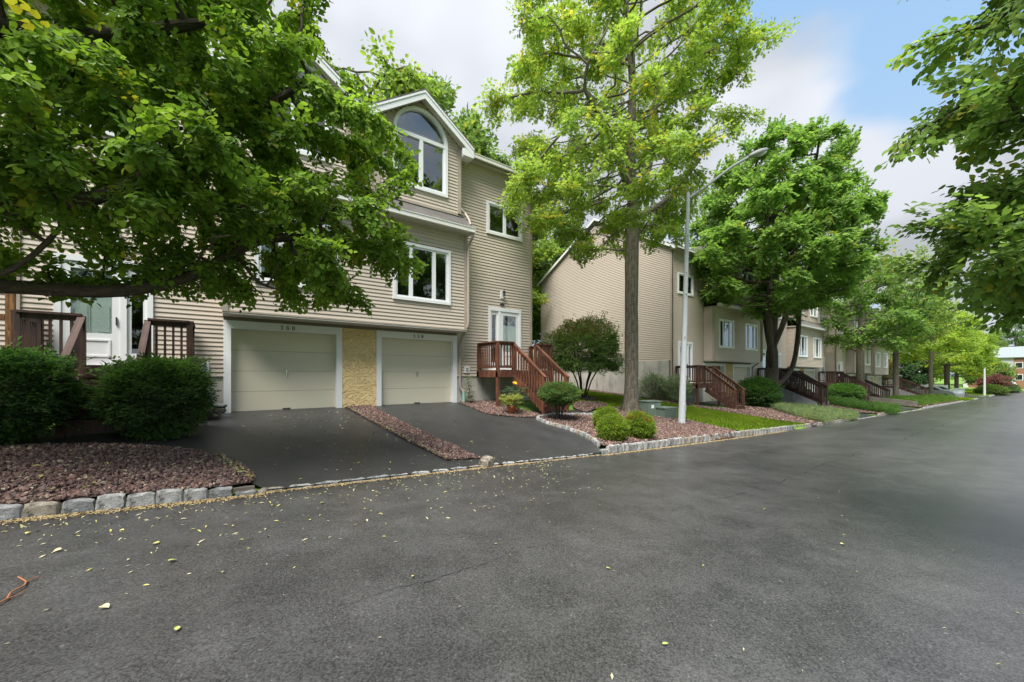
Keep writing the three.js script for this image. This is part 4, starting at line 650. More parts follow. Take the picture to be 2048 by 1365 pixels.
function foliage(name, geo, mat, spots, color, parent, seed) { // spots: {p, d, s, k?}; d is the direction the spray points in
  const r = rng(seed), im = new THREE.InstancedMesh(geo, mat, spots.length), m = new THREE.Matrix4(), x = V3(), y = V3(), z = V3(), c = new THREE.Color();
  spots.forEach((s, i) => {
    z.copy(s.d).normalize(); y.set((r() - 0.5) * 0.9, 1, (r() - 0.5) * 0.9); x.crossVectors(y, z); if (x.lengthSq() < 1e-4) x.set(1, 0, 0); x.normalize(); y.crossVectors(z, x);
    const k = s.s * (0.8 + 0.4 * r()); m.makeBasis(x, y, z).scale(V3(k * (r() < 0.5 ? -1 : 1), k, k)); m.setPosition(s.p); im.setMatrixAt(i, m); color(c, r, s); im.setColorAt(i, c);
  });
  im.name = name; im.userData.kind = 'stuff'; im.castShadow = im.receiveShadow = true; parent.add(im); return im;
}
// colour of one spray: base leaf colours vary between young yellow-green and older deep green
const tint = (a, b, yellow = 0.04) => (c, r, s) => { const t = r(), v = 0.78 + 0.44 * r(); c.setRGB(lerp(a[0], b[0], t) * v, lerp(a[1], b[1], t) * v, lerp(a[2], b[2], t) * v); if (r() < yellow) c.setRGB(c.r * 1.7 + 0.03, c.g * 1.15, c.b * 0.8); };
function pointsIn(ells, count, seed, { shell = 0.5, keep } = {}) { // scattered in a union of ellipsoids [cx, cy, cz(w), rx, ry, rz, weight], denser towards the outside
  const r = rng(seed), out = [], tot = ells.reduce((a, e) => a + (e[6] ?? 1), 0); let guard = 0;
  while (out.length < count && guard++ < count * 40) {
    let k = r() * tot, e = ells[0]; for (const q of ells) { k -= q[6] ?? 1; if (k <= 0) { e = q; break; } }
    const th = r() * 2 * Math.PI, cz = 2 * r() - 1, sz = Math.sqrt(1 - cz * cz), rr = Math.pow(lerp(Math.pow(r(), 1 / 3), 1 - 0.35 * r(), shell), 1);
    const dx = sz * Math.cos(th), dz = sz * Math.sin(th), lump = 0.82 + 0.36 * vnoise(dx * 2.3 + 5 + e[0], cz * 2.3 + dz * 1.7, seed % 97);
    const p = [e[0] + e[3] * rr * lump * dx, e[1] + e[4] * rr * lump * cz, -(e[2] + e[5] * rr * lump * dz)]; if (keep && !keep(p)) continue; out.push(p);
  }
  return out;
}
function leafSpots(S, { every = 1, depth = 3, per = 1, s = 1, seed = 1, droop = 0.25, spread = 0.7, jitter = 0.12, keep }) {
  const r = rng(seed), out = [];
  for (let i = 1; i < S.X.length; i++) {
    if (S.hgt[i] > depth) continue; const p = S.par[i]; const d = V3(S.X[i] - S.X[p], S.Y[i] - S.Y[p], S.Z[i] - S.Z[p]).normalize();
    const n = Math.floor(per) + (r() < per % 1 ? 1 : 0);
    for (let k = 0; k < n; k++) { const dd = d.clone().add(V3((r() - 0.5) * 2 * spread, (r() - 0.5) * 1.2 * spread - droop, (r() - 0.5) * 2 * spread)).normalize(), f = r(), pos = V3(lerp(S.X[p], S.X[i], f) + (r() - 0.5) * jitter, lerp(S.Y[p], S.Y[i], f) + (r() - 0.5) * jitter, lerp(S.Z[p], S.Z[i], f) + (r() - 0.5) * jitter); if (keep && !keep(pos)) continue; out.push({ p: pos, d: dd, s, h: S.hgt[i] }); }
  }
  return out;
}
function tree(o) {
  const T = thing(o.name, o.label, 'tree', [0, 0, 0], 0, o.group);
  const S = grow(o.grow);
  part('trunk', woodGeometry(S, o.flare ?? 0.6, o.thin ?? 0), o.bark ?? M.bark, T);
  const spots = leafSpots(S, { seed: o.seed, ...o.leaves }); o.sprays.forEach((g, k) => foliage('crown', g, o.leafMat ?? M.leaf, spots.filter((_, i) => i % o.sprays.length === k), o.color, T, o.seed + k));
  return T;
}
const SP = {
  linden: [spray('linden', 1, { count: 9, size: 0.06, length: 0.26, width: 0.1, tilt: 0.6 }), spray('linden', 2, { count: 10, size: 0.055, length: 0.3, width: 0.12, tilt: 0.7 })],
  bigLinden: [spray('linden', 3, { count: 11, size: 0.048, length: 0.26, width: 0.11, tilt: 0.5 }), spray('linden', 4, { count: 12, size: 0.044, length: 0.3, width: 0.12, tilt: 0.6 })],
  oak: [spray('oak', 5, { count: 10, size: 0.125, length: 0.34, width: 0.24, tilt: 0.8 }), spray('oak', 6, { count: 11, size: 0.12, length: 0.4, width: 0.26, tilt: 0.9 })],
  maple: [spray('maple', 7, { count: 9, size: 0.16, length: 0.42, width: 0.34, tilt: 0.55 }), spray('maple', 8, { count: 10, size: 0.15, length: 0.46, width: 0.36, tilt: 0.6 })],
  wood: [spray('oval', 9, { count: 12, size: 0.24, length: 0.8, width: 0.7, tilt: 0.9 }), spray('maple', 10, { count: 11, size: 0.24, length: 0.8, width: 0.7, tilt: 0.9 })],
  bush: [spray('oval', 11, { count: 9, size: 0.055, length: 0.15, width: 0.07, tilt: 0.7 })],
  box: [spray('oval', 12, { count: 12, size: 0.03, length: 0.08, width: 0.05, tilt: 1.0 })],
  juniper: [spray('needle', 13, { count: 14, size: 0.06, length: 0.16, width: 0.06, tilt: 0.8 })],
};

{ // the big linden at the left, its trunk outside the picture, limbs reaching over the kerb
  const b = [-4.3, G(-4.3, 7.3) - 0.1, -7.3], ells = [[-2.2, 4.7, 6.8, 4.0, 3.2, 2.3, 3], [0.45, 3.7, 6.4, 2.3, 1.8, 1.5, 2.0], [0.75, 2.75, 6.15, 1.75, 1.0, 1.1, 1.1], [-1.3, 6.3, 6.7, 2.7, 2.2, 2.2, 1.8], [-1.3, 3.4, 5.7, 2.2, 1.2, 1.2, 1.2], [-0.2, 4.9, 6.6, 1.9, 1.2, 1.5, 1.1]];
  tree({
    name: 'linden_tree', label: 'large dark linden tree overhanging the driveway with long low limbs', seed: 21, bark: M.barkDark,
    grow: { skeleton: [[b, [-4.25, 0.9, -7.25], [-4.15, 2.0, -7.2], [-3.9, 3.6, -7.1], [-3.6, 5.2, -7.0], [-3.3, 6.6, -7]],
      [[-4.15, 1.6, -7.2], [-3.2, 1.85, -6.8], [-1.85, 1.9, -6.6], [-0.83, 1.98, -6.6], [-0.12, 2.3, -6.5], [0.52, 2.8, -6.4], [1.26, 2.98, -6.3]],
      [[-4.05, 2.4, -7.15], [-2.4, 2.5, -6.5], [-1.0, 2.95, -6.3], [-0.4, 3.5, -6.2], [0.98, 5.0, -6.2]],
      [[-3.8, 4.2, -7.05], [-2.4, 4.3, -6.3], [-1.2, 4.5, -6.1], [-0.1, 5.3, -6.2]],
      [[-3.9, 3.4, -7.1], [-2.6, 3.2, -7.6], [-1.2, 3.7, -7.6], [0.2, 4.2, -7.2]], [[-2.4, 1.88, -6.7], [-1.68, 1.96, -6.2], [-1.45, 2.18, -6.15], [-1.25, 2.5, -6.1]]],
      targets: pointsIn(ells, 2300, 4, { shell: 0.45, keep: (p) => p[1] > 1.75 + (p[0] < -0.6 ? 0.4 : 0) && p[0] < 2.95 && (p[0] > -0.3 || p[1] > 2.15) }), D: 0.2, reach: 1.5, kill: 0.32, max: 120, R: 0.165, rMin: 0.0065, up: 0.15 },
    leaves: { depth: 6, per: 12, s: 1, droop: 0.45, spread: 0.8, jitter: 0.14, keep: (p) => p.y > 1.55 && !(p.z > -6.3 && p.y < 2.6 + Math.max(0, p.x) * 0.35 && p.x > -1.0 && p.x < 1.0) }, sprays: SP.linden, color: tint([0.11, 0.22, 0.02], [0.26, 0.4, 0.03], 0.04),
  });
}
{ // the linden across the road, its near boughs hanging over the right of the road
  const b = [6.0, G(6.0, -2.3), 2.3], ells = [[5.3, 3.1, -0.78, 1.6, 1.9, 1.57, 3], [5.5, 4.9, -0.72, 1.6, 1.9, 1.45, 2.4], [5.4, 1.95, -0.6, 1.55, 0.9, 1.45, 2.2]];
  tree({ name: 'linden_tree', label: 'leafy linden whose large heart-shaped leaves hang over the open road', seed: 22, bark: M.barkDark,
    grow: { skeleton: [[b, [6.0, 0.8, 2.25], [5.9, 2.2, 2.0], [5.7, 3.6, 1.6], [5.5, 5.2, 1.3]], [[5.95, 1.6, 2.1], [5.6, 2.1, 1.3], [5.4, 2.4, 0.6]], [[5.75, 3.2, 1.7], [5.4, 3.7, 0.9], [5.4, 4.2, 0.3]]],
      targets: pointsIn(ells, 1000, 6, { shell: 0.5, keep: (p) => p[1] > 0.95 }), D: 0.18, reach: 1.4, kill: 0.3, max: 100, R: 0.12, rMin: 0.004 },
    leaves: { depth: 6, per: 12, s: 1, droop: 0.4, spread: 0.75, jitter: 0.12, keep: (p) => p.y > 1.0 && (p.z < 1.15 || hash2(Math.round(p.x * 91), Math.round(p.y * 97), 5) < 0.4) }, sprays: SP.bigLinden, color: tint([0.13, 0.24, 0.045], [0.25, 0.39, 0.06], 0.05) });
}
const lampSide = (u, w, y) => u > 11.7 && w < 7.75 && y < 10.2;   // boughs are pruned clear of the street lamp
{ // pin oak on the mulch bed
  const u = 12.2, w = 8.97, y = G(u, w), ells = [[11.8, 10.6, 9.2, 5.1, 4.6, 5.0, 3], [11.9, 13.2, 9.1, 4.2, 3.6, 4.2, 2.2], [11.1, 7.3, 9.0, 4.6, 1.9, 4.4, 2.2], [12.8, 8.2, 8.8, 4.0, 2.1, 3.8, 1.0], [14.4, 9.2, 10.6, 3.0, 2.8, 2.4, 1.3]];
  tree({ name: 'oak_tree', label: 'tall bright green oak with an open crown beside the lamp post', seed: 23, flare: 1.15,
    grow: { skeleton: [[[u, y - 0.1, -w], [u + 0.02, y + 1.5, -w], [u + 0.05, 4, -w - 0.02], [u + 0.08, 7.2, -w], [u + 0.0, 10, -w + 0.1], [u + 0.1, 13, -w]], [[u + 0.07, 6.6, -w], [u + 1.4, 7.6, -w + 0.6], [u + 3, 9.4, -w + 1]], [[u + 0.07, 7.0, -w], [u - 0.5, 8.5, -w + 0.3], [u - 0.6, 11, -w + 0.5], [u - 0.9, 14, -w + 0.4]], [[u + 0.07, 7.2, -w], [u + 0.9, 9, -w + 0.2], [u + 1.4, 12, -w + 0.1]], [[u, 7.4, -w], [u - 1.5, 8.4, -w + 0.5], [u - 3.2, 9.6, -w + 0.7]]],
      targets: pointsIn(ells, 2100, 9, { shell: 0.5, keep: (p) => p[1] > 5.2 && !lampSide(p[0], -p[2], p[1]) }), D: 0.3, reach: 2.4, kill: 0.55, max: 90, R: 0.24, rMin: 0.011, up: 0.1 },
    leaves: { depth: 4, per: 10.5, s: 1, droop: 0.2, spread: 0.9, jitter: 0.4, keep: (p) => !(Math.hypot(p.x - 12.2, p.z + 8.97) < 2.4 - Math.abs(p.y - 8.6) * 0.6) && !lampSide(p.x, -p.z, p.y) }, sprays: SP.oak, color: tint([0.22, 0.36, 0.045], [0.4, 0.54, 0.06], 0.07) });
  // a few epicormic sprigs low on the trunk are left to the crown
}
{ // sugar maple in front of the second house
  const u = 26.5, w = 9.6, y = G(u, w), ells = [[27.0, 8.4, 9.6, 6.2, 4.2, 5.4, 3], [27.6, 12.0, 9.6, 4.6, 3.9, 4.4, 2.2], [25.6, 6.6, 9.3, 4.9, 2.3, 4.3, 1.4], [29.4, 7.6, 9.4, 4.2, 3.0, 4.0, 1.4]];
  tree({ name: 'maple_tree', label: 'dense dark green maple with a forked trunk before the garages', seed: 24, bark: M.barkDark, flare: 0.7,
    grow: { skeleton: [[[u, y - 0.1, -w], [u + 0.05, y + 1.4, -w], [u + 0.1, 1.2, -w], [u + 0.2, 4, -w], [u + 0.6, 8, -w], [u + 1, 12, -w]], [[u + 0.1, 0.2, -w], [u + 1.1, 0.75, -w + 0.3], [u + 2.2, 1.6, -w + 0.4], [u + 2.7, 3.2, -w + 0.5], [u + 3.0, 5.5, -w + 0.5]], [[u + 0.1, 1.3, -w], [u - 0.8, 2.4, -w + 0.3], [u - 1.4, 4.2, -w + 0.4], [u - 1.8, 6.5, -w + 0.6]], [[u + 0.1, 2.2, -w], [u + 0.6, 4.5, -w - 0.5], [u + 1.2, 8, -w - 0.8]], [[u + 0.1, 2.4, -w], [u - 0.1, 4.5, -w + 0.8], [u - 0.3, 8, -w + 1.2]]],
      targets: pointsIn(ells, 1900, 10, { shell: 0.6, keep: (p) => p[1] > 3.0 }), D: 0.36, reach: 2.6, kill: 0.6, max: 80, R: 0.36, rMin: 0.009 },
    leaves: { depth: 4, per: 12, s: 1.08, droop: 0.25, spread: 0.9, jitter: 0.35 }, sprays: SP.maple, color: tint([0.135, 0.27, 0.042], [0.26, 0.42, 0.06], 0.03) });
}
function streetTree(name, label, u, w, H, cr, cy, R, seed, color, per = 1.6, bark = M.bark, clear = 2.6, group, sprays = SP.wood) {
  const y = G(u, w);
  return tree({ name, label, seed, bark, group, flare: 0.7, thin: 0.008, grow: { skeleton: [[[u, y - 0.1, -w], [u + 0.05, y + clear, -w], [u, y + H * 0.55, -w + 0.1], [u + 0.1, y + H * 0.8, -w]]], targets: pointsIn([[u, y + cy, w, cr, (H - cy), cr, 2], [u, y + cy - cr * 0.3, w, cr * 1.05, cr * 0.75, cr, 1]], 420, seed, { shell: 0.55, keep: (p) => p[1] > y + clear }), D: 0.55, reach: 3.4, kill: 0.9, max: 40, R, rMin: 0.015 }, leaves: { depth: 2, per: per * 4, s: 1, droop: 0.2, spread: 1, jitter: 0.6 }, sprays, color });
}
streetTree('street_tree', 'broad street tree with a thick trunk by the clipped hedge', 46, 9.6, 13, 4.6, 8, 0.29, 41, tint([0.1, 0.21, 0.03], [0.19, 0.32, 0.045]), 2.2, M.bark, 4.6);
streetTree('street_tree', 'tall light green street tree at the end of the townhouse row', 55.2, 8.75, 16, 4.6, 10, 0.24, 42, tint([0.18, 0.29, 0.05], [0.3, 0.41, 0.07]), 1.8, M.bark, 5.2);
streetTree('street_tree', 'slim street tree rising in front of the grey parked car', 68, 7.75, 12.5, 4.2, 7.6, 0.2, 43, tint([0.22, 0.36, 0.03], [0.36, 0.48, 0.04]), 2.0, M.bark, 4.6);
streetTree('street_tree', 'dark trunked street tree on the corner by the concrete wall', 80, 7.6, 12, 4.8, 7.4, 0.28, 44, tint([0.2, 0.34, 0.03], [0.33, 0.46, 0.04]), 2.2, M.barkDark, 4.2);
streetTree('street_tree', 'yellow green street tree on the corner lawn before the row houses', 97, 8.2, 11, 5.0, 6.4, 0.22, 45, tint([0.22, 0.36, 0.03], [0.36, 0.46, 0.04]), 2.3, M.barkDark, 2.6);
streetTree('garden_tree', 'round dark green tree by the white shed', 78, 11.5, 6.0, 3.0, 3.4, 0.18, 46, tint([0.035, 0.1, 0.03], [0.07, 0.16, 0.04]), 3, M.barkDark, 1.2);
streetTree('garden_tree', 'bushy light green tree before the brick houses', 118, 5.8, 6.2, 3.6, 3.6, 0.2, 47, tint([0.12, 0.22, 0.03], [0.2, 0.3, 0.04]), 3, M.barkDark, 1.6);
streetTree('garden_tree', 'small red leaved tree before the brick houses', 106, 4.9, 3.6, 2.0, 2.2, 0.1, 48, tint([0.14, 0.05, 0.04], [0.22, 0.09, 0.06], 0), 3, M.barkDark, 0.9);
streetTree('garden_tree', 'small olive and red tinged tree behind the white shed', 73, 14.2, 6.0, 2.6, 4, 0.12, 49, tint([0.14, 0.16, 0.05], [0.24, 0.2, 0.06], 0), 2.4, M.barkDark, 1.6);
{ // woods behind the houses: two grown trees, placed again and again at other turns and sizes
  const protos = [[51, tint([0.13, 0.24, 0.04], [0.24, 0.36, 0.06])], [52, tint([0.19, 0.32, 0.03], [0.3, 0.42, 0.04])], [53, tint([0.07, 0.16, 0.035], [0.14, 0.25, 0.05])]].map(([s, c], i) => { const t = streetTree('wood_tree', 'x', 0, 0, 15, 5, 8.5, 0.26, s, c, 3.0, M.bark, 1.6, 'trees of the wood behind the houses'); scene.remove(t); t.userData.label = ['mid green tree of the wood rising behind the beige townhouses', 'light yellow green tree of the wood rising behind the beige townhouses', 'deep green tree of the wood rising behind the beige townhouses'][i]; t.userData.y0 = G(0, 0); return t; });
  const r = rng(61); used.set('wood_tree', 0);
  const spots = [[1, 2.5, 25.5, 1.25], [1, 7.4, 25, 1.34], [0, 11.5, 25.6, 1.36], [0, 15.3, 27, 1.3], [0, -3, 26, 1.35], [1, 19.5, 26, 0.95], [2, 17.5, 31, 1.3], [0, 21, 31, 1.1], [2, 26, 29, 1.1], [0, 31, 30, 1.05], [2, 37, 30, 1.1], [1, 43, 29, 1.0], [2, 49, 30, 1.1], [0, 56, 29, 1.1], [2, 63, 28, 1.1], [1, 70, 26, 1.1], [2, 80, 30, 1.1], [0, 96, 26, 1.1], [2, 112, 24, 1.2], [0, 128, 20, 1.2], [2, 140, 16, 1.2], [2, 160, 18, 1.3], [0, 172, 12, 1.3], [2, 180, 4, 1.3], [1, 132, 11, 0.9]];
  const across = [[2, 15.5, -12, 1.3], [0, 9, -14, 1.15]];
  for (const [k, u, w, s] of [...spots, ...across]) {
    const t = protos[k].clone(); t.name = numbered('wood_tree'); t.scale.setScalar(s); t.rotation.y = r() * 6.28; t.position.set(u, G(Math.min(u, 200), w) - protos[k].userData.y0 * s - 0.1, -w); t.userData = { label: protos[k].userData.label, category: 'tree', group: 'trees of the wood behind the houses' }; if (w < 0) tag(t, 'tree standing on the far side of the road from the houses', 'tree', 'trees across the road'); scene.add(t);
  }
}

// ---------------------------------------------------------------- shrubs
function shrub({ name = 'shrub', label, u, w, rx, ry, rz, lift = 0, stems = 5, count, geo, color, seed, sink = 0.4, leafS = 1, flatTop = 0, stemR = 0.012, category = 'shrub', group, cy, inner = 0.4, lump = 0.35, low = -2 }) {
  const r = rng(seed), y = G(u, w), T = thing(name, label, category, [u, y, -w], 0, group), C0 = cy ?? ry + lift, wood = [];
  for (let i = 0; i < stems; i++) { const a = i / stems * 6.28 + r(), k = 0.35 + 0.4 * r(), tx = Math.cos(a) * rx * k, tz = Math.sin(a) * rz * k, b = 0.05 + 0.05 * r(); wood.push(tube([[Math.cos(a) * b, -0.05, Math.sin(a) * b], [tx * 0.35, C0 * 0.4, tz * 0.35], [tx * 0.8, C0 * 0.8, tz * 0.8], [tx * 1.2, C0 + ry * 0.4, tz * 1.2]], stemR, 10, 5)); for (let q = 0; q < 2; q++) { const a2 = a + (r() - 0.5) * 1.6; wood.push(tube([[tx * 0.5, C0 * 0.55, tz * 0.5], [Math.cos(a2) * rx * 0.5, C0, Math.sin(a2) * rz * 0.5], [Math.cos(a2) * rx * 0.8, C0 + ry * 0.3, Math.sin(a2) * rz * 0.8]], stemR * 0.6, 8, 4)); } }
  part('stem', wood, M.twig, T);
  const spots = []; for (let i = 0; i < count; i++) { const stray = r() < 0.035 ? 1.08 + 0.22 * r() : 1, th = r() * 6.283, cz = Math.max(low + 0.25 * r(), 2 * r() - 1), sz = Math.sqrt(1 - cz * cz), dx = sz * Math.cos(th), dz = sz * Math.sin(th), L = 1 - lump * 0.5 + lump * vnoise(dx * 3 + 8, cz * 3 + dz * 2.4 + 4, seed), rr = (r() < inner ? 0.45 + 0.45 * r() : 0.86 + 0.14 * r()) * L * stray; let py = C0 + ry * rr * cz; if (flatTop && cz > flatTop) py = C0 + ry * rr * flatTop + (cz - flatTop) * 0.15 * ry; if (py < 0.02) continue; spots.push({ p: V3(rx * rr * dx, py, rz * rr * dz), d: V3(dx + (r() - 0.5), cz * 0.7 + 0.35 + (r() - 0.5) * 0.6, dz + (r() - 0.5)), s: leafS, cz }); }
  foliage('foliage', geo, M.leaf, spots, color, T, seed + 1); return T;
}
shrub({ label: 'large dark green hedge shrub between dark entry steps and raw wood porch', u: -2.8, w: 9.35, rx: 1.0, ry: 0.72, rz: 0.95, count: 4200, geo: SP.bush[0], color: tint([0.04, 0.11, 0.018], [0.09, 0.2, 0.028], 0.01), seed: 71, cy: 0.7, leafS: 1.15, stems: 7, lump: 0.6, flatTop: 0.72 });
shrub({ label: 'dark green spreading shrub between dark entry steps and garage', u: -0.84, w: 9.45, rx: 0.66, ry: 0.66, rz: 0.66, count: 3200, geo: SP.bush[0], color: tint([0.055, 0.12, 0.018], [0.1, 0.215, 0.028], 0.01), seed: 72, cy: 0.7, leafS: 1.1, stems: 7, lump: 0.6, flatTop: 0.72 });
shrub({ name: 'burning_bush', label: 'big round dome shrub with red tinged tips by the wooden stairs', u: 12.6, w: 11.7, rx: 1.5, ry: 1.25, rz: 1.45, count: 6000, geo: SP.bush[0], color: (c, r, s) => { const v = 0.8 + 0.4 * r(); c.setRGB(0.17 * v, 0.27 * v, 0.05 * v); if (s.cz > 0.5 && r() < 0.4) c.setRGB(0.42 * v, 0.29 * v, 0.11 * v); }, seed: 73, cy: 1.95, leafS: 1.3, stems: 8, stemR: 0.03, inner: 0.45, lump: 0.4, low: -0.62 });
shrub({ name: 'cloud_pruned_shrub', label: 'small flat-topped shrub on bare twisted stems in the stone mulch', u: 8.1, w: 8.47, rx: 0.56, ry: 0.27, rz: 0.5, count: 2600, geo: SP.box[0], color: tint([0.075, 0.16, 0.03], [0.14, 0.23, 0.045], 0.06), seed: 74, cy: 0.78, leafS: 1.3, stems: 6, stemR: 0.022, lump: 0.4 });
const ball = tint([0.14, 0.25, 0.015], [0.27, 0.36, 0.02], 0.04);
shrub({ name: 'ball_shrub', label: 'yellow green ball shrub set back from the kerb towards the oak', u: 8.4, w: 6.95, rx: 0.28, ry: 0.28, rz: 0.28, count: 1700, geo: SP.box[0], color: ball, seed: 75, cy: 0.3, leafS: 1.2, lump: 0.2 });
shrub({ name: 'ball_shrub', label: 'yellow green ball shrub at the kerb corner nearest the driveway', u: 7.55, w: 6.08, rx: 0.29, ry: 0.27, rz: 0.28, count: 1700, geo: SP.box[0], color: ball, seed: 76, cy: 0.27, leafS: 1.2, lump: 0.2 });
shrub({ name: 'ball_shrub', label: 'yellow green ball shrub by the kerb with a few orange tips', u: 8.55, w: 6.05, rx: 0.31, ry: 0.3, rz: 0.31, count: 1900, geo: SP.box[0], color: (c, r, s) => { ball(c, r, s); if (s.cz > 0.5 && r() < 0.1) c.setRGB(0.45, 0.16, 0.03); }, seed: 77, cy: 0.3, leafS: 1.2, lump: 0.2 });
for (const [u, w, s, k] of [[19.4, 12.8, 1, 78], [19.5, 11.5, 0.9, 79]]) shrub({ label: 'loose grey green shrub against the concrete foundation', u, w, rx: 0.75 * s, ry: 0.65 * s, rz: 0.7 * s, count: 750, geo: SP.bush[0], color: tint([0.18, 0.26, 0.12], [0.28, 0.36, 0.18], 0.02), seed: k, cy: 0.75, leafS: 1.2, lump: 0.6, group: 'shrubs along the concrete foundation' });
shrub({ label: 'rounded green shrub beside the forked maple trunk', u: 25.2, w: 9.9, rx: 1.05, ry: 0.75, rz: 0.95, count: 2600, geo: SP.bush[0], color: tint([0.045, 0.13, 0.015], [0.09, 0.2, 0.025], 0.02), seed: 80, cy: 0.7, leafS: 1.7, lump: 0.25 });
shrub({ name: 'clipped_hedge', label: 'clipped flat-topped green hedge before the thick street tree', u: 42.6, w: 9.9, rx: 1.7, ry: 0.62, rz: 1.0, count: 3000, geo: SP.bush[0], color: tint([0.05, 0.14, 0.015], [0.09, 0.2, 0.02], 0), seed: 81, cy: 0.6, leafS: 2, lump: 0.1, flatTop: 0.8, category: 'hedge' });
shrub({ label: 'low green shrub by the red leaved tree on the corner lawn', u: 101, w: 4.7, rx: 2.4, ry: 0.6, rz: 1.4, count: 1200, geo: SP.bush[0], color: tint([0.08, 0.15, 0.02], [0.14, 0.2, 0.03], 0), seed: 82, cy: 0.5, leafS: 3.4 });
shrub({ label: 'low green hedge beyond the dark parked cars', u: 122, w: 3.9, rx: 6, ry: 0.6, rz: 1.2, count: 1600, geo: SP.bush[0], color: tint([0.06, 0.12, 0.03], [0.1, 0.16, 0.04], 0), seed: 83, cy: 0.5, leafS: 4 });
shrub({ label: 'light green bush in the gap behind the townhouse corner', u: 11.4, w: 17.5, rx: 1.3, ry: 1.1, rz: 1.2, count: 2200, geo: SP.bush[0], color: tint([0.1, 0.2, 0.02], [0.17, 0.28, 0.03], 0.04), seed: 84, cy: 1.1, leafS: 1.8 });
// ground cover mats
function groundCover(label, poly, color, n, h, s, seed) {
  const r = rng(seed), spots = []; let u0 = 1e9, u1 = -1e9, w0 = 1e9, w1 = -1e9; for (const [u, w] of poly) { u0 = Math.min(u0, u); u1 = Math.max(u1, u); w0 = Math.min(w0, w); w1 = Math.max(w1, w); }
  for (let i = 0; i < n; i++) { const u = lerp(u0, u1, r()), w = lerp(w0, w1, r()); if (!inside(poly, u, w)) continue; const b = h * (0.35 + 0.9 * fbm(u * 1.6, w * 1.6, seed, 3)); spots.push({ p: V3(u, G(u, w) + 0.02 + b * r(), -w), d: V3(r() - 0.5, 0.35 + 0.5 * r(), r() - 0.5), s }); }
  const im = foliage(numbered('ground_cover'), SP.juniper[0], M.leaf, spots, color, scene, seed + 1); tag(im, label, 'ground cover', null, 'stuff');
}
groundCover('pale grey green creeping juniper spilling over the granite kerb', spline([[20.6, 5.62], [23, 5.6], [26.2, 5.62], [26.4, 7.2], [26.6, 9.0], [25.0, 9.0], [22.6, 7.4]], 4), tint([0.19, 0.28, 0.1], [0.31, 0.39, 0.16], 0.02), 9000, 0.28, 1.3, 91);
groundCover('fresh green creeping ground cover between two driveways', spline([[32, 5.62], [35.8, 5.62], [36.2, 7], [36.4, 10], [34.4, 10], [32.6, 7.2]], 4), tint([0.07, 0.18, 0.025], [0.13, 0.26, 0.035], 0.02), 6000, 0.32, 1.7, 92);
groundCover('fresh green creeping ground cover along the concrete retaining wall', [[46, 5.9], [66, 5.5], [66.5, 7.4], [47, 8.2]], tint([0.1, 0.22, 0.02], [0.16, 0.28, 0.03], 0.02), 6500, 0.32, 2.2, 93);

